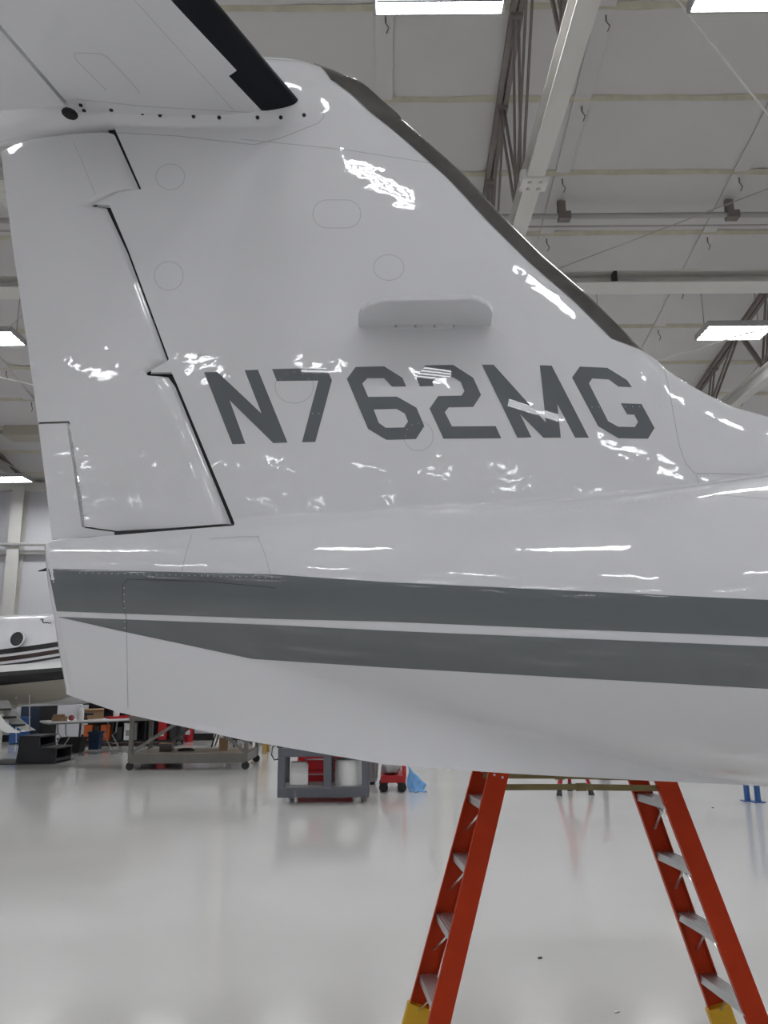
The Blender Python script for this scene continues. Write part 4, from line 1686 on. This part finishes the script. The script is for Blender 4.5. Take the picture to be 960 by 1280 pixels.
t2.add('wipe_stack', bm, M['white'])
t2 = T('clamp_device', (cx_ + 0.02, cy_ + 0.12, CH), 'small black clamp device with a cord on the cart corner', 'device')
t2.add('device_body', B((0, 0, 0.05), (0.09, 0.10, 0.10)), M['black'], bevel=0.01)
t2.add('device_plug', B((0.075, 0, 0.05), (0.05, 0.06, 0.06)), M['white'], bevel=0.006)
t2.add('device_cord', tube([(-0.045, -0.05, 0.05), (-0.09, -0.13, 0.02), (-0.10, -0.17, -0.08), (-0.06, -0.17, -0.15), (0.0, -0.16, -0.14)], 0.010, 7), M['black'], smooth=True)
# red tool chest behind the cart
t = T('tool_chest', (cx_ + 0.16, cy_ + 1.05, 0), 'red tool chest standing behind the grey cart', 'tool chest')
t.add('chest_body', B((0.42, 0.25, 0.52), (0.84, 0.46, 0.86)), M['red'], bevel=0.008)
for z in (0.2, 0.42, 0.64, 0.84):
    dr_ = t.add('drawer', B((0.42, 0.012, z), (0.78, 0.02, 0.18)), M['red'], bevel=0.004)
    t.add('drawer_handle', B((0.42, -0.008, z + 0.06), (0.6, 0.02, 0.02)), M['alu'], dr_)
for x in (0.06, 0.78):
    for y in (0.06, 0.44):
        t.add('caster', caster(bmesh.new(), x, y, 0.045), M['black'])
# grey waste bin behind right of the cart
g_ = gpt(467, 985)
t = T('trash_can', (g_.x - 0.10, g_.y + 0.45, 0), 'ribbed grey waste bin right behind the grey cart', 'bin')
prof = [(0.12, 0.05), (0.15, 0.05), (0.185, 0.62), (0.20, 0.62), (0.20, 0.65), (0.18, 0.65)]
t.add('bin_body', lathe(prof, 22), M['grey'], smooth=True)
bm = bmesh.new()
for k in range(14):
    a_ = 2 * math.pi * k / 14
    bar(bm, (0.156 * math.cos(a_), 0.156 * math.sin(a_), 0.1), (0.184 * math.cos(a_), 0.184 * math.sin(a_), 0.6), 0.02, 0.012, Vector((math.cos(a_), math.sin(a_), 0)))
q = t.add('bin_ribs', bm, M['grey'])
q['kind'] = 'stuff'
bm = bmesh.new()
for a_ in (0.5, 2.1, 3.7, 5.3):
    caster(bm, 0.11 * math.cos(a_), 0.11 * math.sin(a_), 0.025)
t.add('wheel_base', bm, M['black'])
# red trolley
g0, g1 = gpt(477, 991), gpt(506, 991)
t = T('trolley', (g0.x, g0.y, 0), 'low red trolley with black wheels and upright handle', 'trolley')
LW = g1.x - g0.x
t.add('deck', B((LW / 2, 0.35, 0.19), (LW + 0.03, 0.7, 0.10)), M['red'], bevel=0.006)
for y in (0.03, 0.67):
    t.add('upright', B((LW + 0.0, y, 0.5), (0.05, 0.05, 0.6)), M['red'])
t.add('handle_bar', B((LW + 0.0, 0.35, 0.78), (0.05, 0.69, 0.05)), M['red'])
for x in (0.03, LW - 0.04):
    for y in (0.08, 0.62):
        t.add('wheel', caster(bmesh.new(), x, y, 0.07), M['black'])
t2 = T('plastic_bag', (g0.x + LW / 2 - 0.03, g0.y + 0.3, 0.242), 'crumpled grey bag lying on the red trolley', 'bag')
bm = bmesh.new()
bmesh.ops.create_icosphere(bm, subdivisions=3, radius=1)
rr = random.Random(7)
for v in bm.verts:
    k = 1 + 0.12 * math.sin(7 * v.co.x + 3 * v.co.y) + 0.08 * rr.uniform(-1, 1)
    v.co = Vector((v.co.x * 0.15 * k, v.co.y * 0.24 * k, max(0, 0.075 + v.co.z * 0.085 * k)))
t2.add('bag_body', bm, M['grey'], smooth='full')
t2.add('bag_knot', lathe([(0.03, 0.15), (0.015, 0.17), (0.03, 0.2), (0.01, 0.21)], 10), M['grey'], smooth=True)
t2 = T('dark_bundle', (g0.x + LW / 2 + 0.02, g0.y + 0.63, 0.242), 'dark bundle standing behind the grey bag on the trolley', 'bundle')
t2.add('bundle_body', lathe([(0.05, 0), (0.075, 0.02), (0.07, 0.2), (0.08, 0.34), (0.05, 0.37)], 14), M['charcoal'], smooth=True)
t2.add('bundle_tie', lathe([(0.074, 0.18), (0.078, 0.19), (0.078, 0.22), (0.074, 0.23)], 14), M['black'], smooth=True)
# blue cloth slumped beside the trolley
g_ = gpt(511, 988)
bm = bmesh.new()
NX, NY = 14, 12
vv = []
for j in range(NY):
    for i in range(NX):
        u, v = i / (NX - 1), j / (NY - 1)
        x = -0.10 + 0.26 * u + 0.02 * math.sin(9 * v)
        z = max(0.006, 0.34 * max(0, 1 - v * 1.25) * (1 - 0.75 * u) + 0.012 * math.sin(14 * u + 6 * v) + 0.012)
        y = 0.02 - 0.24 * v + 0.02 * math.sin(11 * u)
        vv.append(bm.verts.new((x, y, z)))
for j in range(NY - 1):
    for i in range(NX - 1):
        bm.faces.new((vv[j * NX + i], vv[j * NX + i + 1], vv[(j + 1) * NX + i + 1], vv[(j + 1) * NX + i]))
o = single('cleaning_cloth', bm, M['paleblue'], (g_.x + 0.09, g_.y + 0.02, 0), 'pale blue cloth slumped on the floor beside the red trolley', 'cloth', smooth='full')
md = o.modifiers.new('thickness', 'SOLIDIFY')
md.thickness = 0.006

# red stands seen between the ladder sides
def red_stand(px, py, label, grey):
    g_ = gpt(px, py)
    t_ = T('tripod_stand', (g_.x, g_.y, 0), label, 'stand')
    for a_ in (-2.4, -0.5, 1.4):
        e = Vector((0.30 * math.cos(a_), 0.30 * math.sin(a_), 0.03))
        l_ = t_.add('leg', bar(bmesh.new(), e + Vector((0, 0, 0.05)), (e.x * 0.15, e.y * 0.15, 0.80), 0.05, 0.04), M['red'])
        t_.add('foot', rod(bmesh.new(), (e.x, e.y, 0), (e.x * 0.93, e.y * 0.93, 0.12), 0.045, 10, 0.03), M[grey], l_)
    t_.add('centre_post', rod(bmesh.new(), (0, 0, 0.3), (0, 0, 1.05), 0.04, 12), M['red'], smooth=True)
    t_.add('saddle', B((0, 0, 1.08), (0.22, 0.12, 0.06)), M['charcoal'])
    t_.add('brace_ring', lathe([(0.11, 0.36), (0.13, 0.36), (0.13, 0.39), (0.11, 0.39), (0.11, 0.36)], 14), M['charcoal'])


red_stand(714, 992, 'red tripod stand behind the left half of the ladder spreaders', 'charcoal')
g_ = gpt(760, 976)
t = T('floor_jack', (g_.x, g_.y + 0.2, 0), 'dark rubber-footed jack behind the ladder spreaders, right of the red stand', 'jack')
t.add('jack_foot', lathe([(0.05, 0), (0.09, 0.01), (0.07, 0.05), (0.16, 0.14), (0.16, 0.18)], 14), M['black'], smooth=True)
t.add('jack_post', rod(bmesh.new(), (0, 0, 0.16), (0, 0, 0.9), 0.04, 10), M['charcoal'], smooth=True)
t.add('jack_head', B((0, 0, 0.92), (0.2, 0.14, 0.05)), M['red'])
# blue jack stand at the right edge
g_ = gpt(946, 1003)
t = T('jack_stand', (g_.x, g_.y, 0), 'blue jack stand with twin posts on the floor at the right edge', 'stand')
for x, y in ((-0.07, 0.12), (0.02, 0.0)):
    p_ = t.add('post', rod(bmesh.new(), (x, y, 0.012), (x, y, 0.9), 0.038, 12), M['blue'], smooth=True)
    t.add('base_plate', B((x, y, 0.006), (0.15, 0.12, 0.012)), M['blue'], p_)
t.add('crossbar', bar(bmesh.new(), (-0.07, 0.12, 0.7), (0.02, 0, 0.7), 0.04, 0.04), M['blue'])
t.add('saddle', B((-0.025, 0.06, 0.915), (0.2, 0.2, 0.03)), M['blue'])

# bits on the floor
for k, (px, py, lab) in enumerate(((675, 1198, 'tiny dark scrap on the floor between the ladder sides'), (891, 1010, 'dark speck on the floor right of the ladder'),
                                   (771, 1266, 'pale chip on the floor at the bottom between the ladder sides'))):
    g_ = gpt(px, py)
    single('floor_scrap', B((0, 0, 0.004), (0.028, 0.012, 0.008), Matrix.Rotation(0.4, 3, 'Z')), M['black'] if k < 2 else M['white'], g_, lab, 'scrap', group='scraps on the floor', bevel=0.002)

# ================================================================== THE OTHER AIRCRAFT, far left
by_ = 16.4
w0 = P(22, 799, by_ - 0.9)
bp = empty('airplane', (w0.x, by_, 0), 0, 'other white airplane with dark stripes and a round window at the far left', 'airplane')


def bpt(name, bm, m, parent=None, smooth=False):
    bmesh.ops.translate(bm, vec=-Vector((w0.x, by_, 0)), verts=bm.verts)
    return obj(name, bm, m, parent or bp, smooth=smooth)


zt_ = P(40, 768, by_).z
FR, FC = 0.95, zt_ - 0.95
x_l, x_r = -13.5, P(230, 800, by_).x


def fr_at(x):
    return FR * (1 if x < w0.x + 0.3 else 1 - 0.10 * ((x - w0.x - 0.3) / 1.5) ** 2)


def sec(x, a, off=0.0):
    r_ = fr_at(x) + off
    return Vector((x, by_ - r_ * math.sin(a), FC + (x - w0.x) * 0.02 + r_ * math.cos(a)))


bm = bmesh.new()
rings = []
for x in np.linspace(x_l, x_r, 26):
    rings.append([bm.verts.new(sec(x, 2 * math.pi * k / 40)) for k in range(40)])
for a, b in zip(rings, rings[1:]):
    for k in range(40):
        bm.faces.new((a[k], a[(k + 1) % 40], b[(k + 1) % 40], b[k]))
bm.faces.new(rings[0])
bm.faces.new(rings[-1][::-1])
bf = bpt('fuselage', bm, M['paint'], smooth=True)


def bstrip(a0, a1, m, drift, name='stripe'):
    bm = bmesh.new()
    prev = None
    for x in np.linspace(x_l, x_r, 40):
        f = (x - w0.x)
        d = -drift * (f + 0.4 * f * f * (1 if f > 0 else 0.3))
        cur = [bm.verts.new(sec(x, a0 + d + (a1 - a0) * k / 3, 0.004)) for k in range(4)]
        if prev:
            for k in range(3):
                bm.faces.new((prev[k], prev[k + 1], cur[k + 1], cur[k]))
        prev = cur
    return bpt(name, bm, m, bf, True)


def ang_of(py, px=22):
    z = P(px, py, by_ - FR * 0.97).z
    return math.acos(max(-1, min(1, (z - FC) / FR)))


bstrip(ang_of(809.5), ang_of(816), M['black'], 0.10)
bstrip(ang_of(819.5), ang_of(825), M['brown'], 0.10)
bstrip(ang_of(828.5), ang_of(831.5), M['charcoal'], 0.10)
wc = P(22, 799, by_ - 0.93)
bm = lathe([(0.0, 0), (0.13, 0), (0.13, 0.02), (0.0, 0.02)], 24)
bmesh.ops.transform(bm, matrix=Matrix.Translation((wc.x, by_ - 0.94, wc.z)) @ Matrix.Rotation(R(80), 4, 'X') @ Matrix.Diagonal((1, 1.1, 1, 1)), verts=bm.verts)
wn = bpt('cabin_window', bm, M['glass'], smooth=True)
bm = lathe([(0.13, 0), (0.15, 0), (0.15, 0.03), (0.13, 0.03), (0.13, 0)], 24)
bmesh.ops.transform(bm, matrix=Matrix.Translation((wc.x, by_ - 0.945, wc.z)) @ Matrix.Rotation(R(80), 4, 'X') @ Matrix.Diagonal((1, 1.1, 1, 1)), verts=bm.verts)
bpt('window_frame', bm, M['white'], wn, smooth=True)
# small script mark near the top: a looping squiggle with a blot
mk = [(51, 775), (52.5, 773.5), (54, 774.5), (53, 777), (55, 778.8), (57, 777.5), (58, 779), (59.5, 777.8), (61, 779.2), (62.5, 778), (63.5, 779.3)]


def on_fus(px, py):
    Y = by_ - 0.7
    for _ in range(20):
        p_ = P(px, py, Y)
        c_ = max(-1, min(1, (p_.z - FC - (p_.x - w0.x) * 0.02) / fr_at(p_.x)))
        Y = 0.5 * Y + 0.5 * (by_ - fr_at(p_.x) * math.sin(math.acos(c_)) - 0.006)
    return P(px, py, Y)


bpt('script_mark', tube([on_fus(*q_) for q_ in mk], 0.010, 5), M['charcoal'], bf)
# wing with polished edge whitened for its bright reflection, black boot and pale underside
LEY = 15.0
wl, wr = x_l, P(150, 845, LEY).x


def wsec(x):
    zr = P(30, 834, LEY).z + (x - P(30, 834, LEY).x) * 0.06
    s = 1.0 - 0.10 * max(0, (x - w0.x))
    return [Vector((x, LEY + y_, zr + z_ * s)) for y_, z_ in ((1.5, 0.14), (0.7, 0.12), (0.28, 0.06), (0.10, 0.0), (0.03, -0.06), (0.0, -0.14), (0.04, -0.24), (0.14, -0.31), (0.5, -0.50), (0.95, -0.72), (1.4, -0.72), (1.6, -0.5))]


def wpiece(name, i0, i1, m, off=0.0, parent=None):
    bm = bmesh.new()
    prev = None
    for x in np.linspace(wl, wr, 16):
        cur = [bm.verts.new(v + Vector((0, -off, 0))) for v in wsec(x)[i0:i1]]
        if prev:
            for k in range(len(cur) - 1):
                bm.faces.new((prev[k], prev[k + 1], cur[k + 1], cur[k]))
        prev = cur
    return bpt(name, bm, m, parent, True)


wg = wpiece('wing', 0, 12, M['beige'])
wpiece('leading_edge', 1, 5, M['white'], 0.006, wg)  # white colour stands in for the glint along the polished metal
wpiece('deicing_boot', 4, 8, M['black'], 0.008, wg)
fl = [P(0, 882, 15.9), P(36, 866, 15.9), P(48, 862, 15.9), P(40, 872, 15.9), P(0, 893, 15.9)]
bpt('wing_flap', prism(fl, (0, 0.35, 0.02)), M['beige'], wg)
bpt('gear_strut', rod(bmesh.new(), P(20, 872, 15.6), PZ(20, 930, 0.0) * 1.0 + Vector((0, 0, 0.02)), 0.012, 8), M['alu'])
bpt('gear_strut', rod(bmesh.new(), P(37, 868, 15.6), P(37, 914, 15.6), 0.012, 8), M['alu'])
# air stair with white curved cheeks
sy = 15.7
cheek = [(-6, 866), (6, 868), (14, 884), (24, 898), (36, 908), (44, 913), (28, 913), (14, 905), (4, 893), (-6, 876)]
as_ = bpt('air_stair', prism([P(x_, y_, sy) for x_, y_ in cheek], (0, 0.05, 0)), M['white'])
bpt('stair_cheek', prism([P(x_ - 20, y_ + 3, sy - 0.75) for x_, y_ in cheek], (0, 0.05, 0)), M['white'], as_)
for x_, y_ in ((2, 886), (9, 896), (20, 906)):
    a_, b_ = P(x_, y_, sy), P(x_ - 20, y_ + 3, sy - 0.7)
    bpt('stair_tread', box(bmesh.new(), (a_ + b_) / 2, (0.34, 0.74, 0.03)), M['black'], as_)
for k, py in enumerate((911.5, 897)):
    g_ = P(25, py, 21.3)
    t2 = T('stacking_crate', (g_.x, g_.y, 0.02 if k == 0 else 0.36), ['lower blue crate of the pair beside the navy door', 'upper blue crate of the pair beside the navy door'][k], 'crate', group='blue crates by the navy door')
    t2.add('crate_body', B((0, 0, 0.15), (0.4, 0.35, 0.30)), M['blue'], bevel=0.01)
    t2.add('crate_lid', B((0, 0, 0.315), (0.42, 0.37, 0.03)), M['white'] if k == 0 else M['blue'])
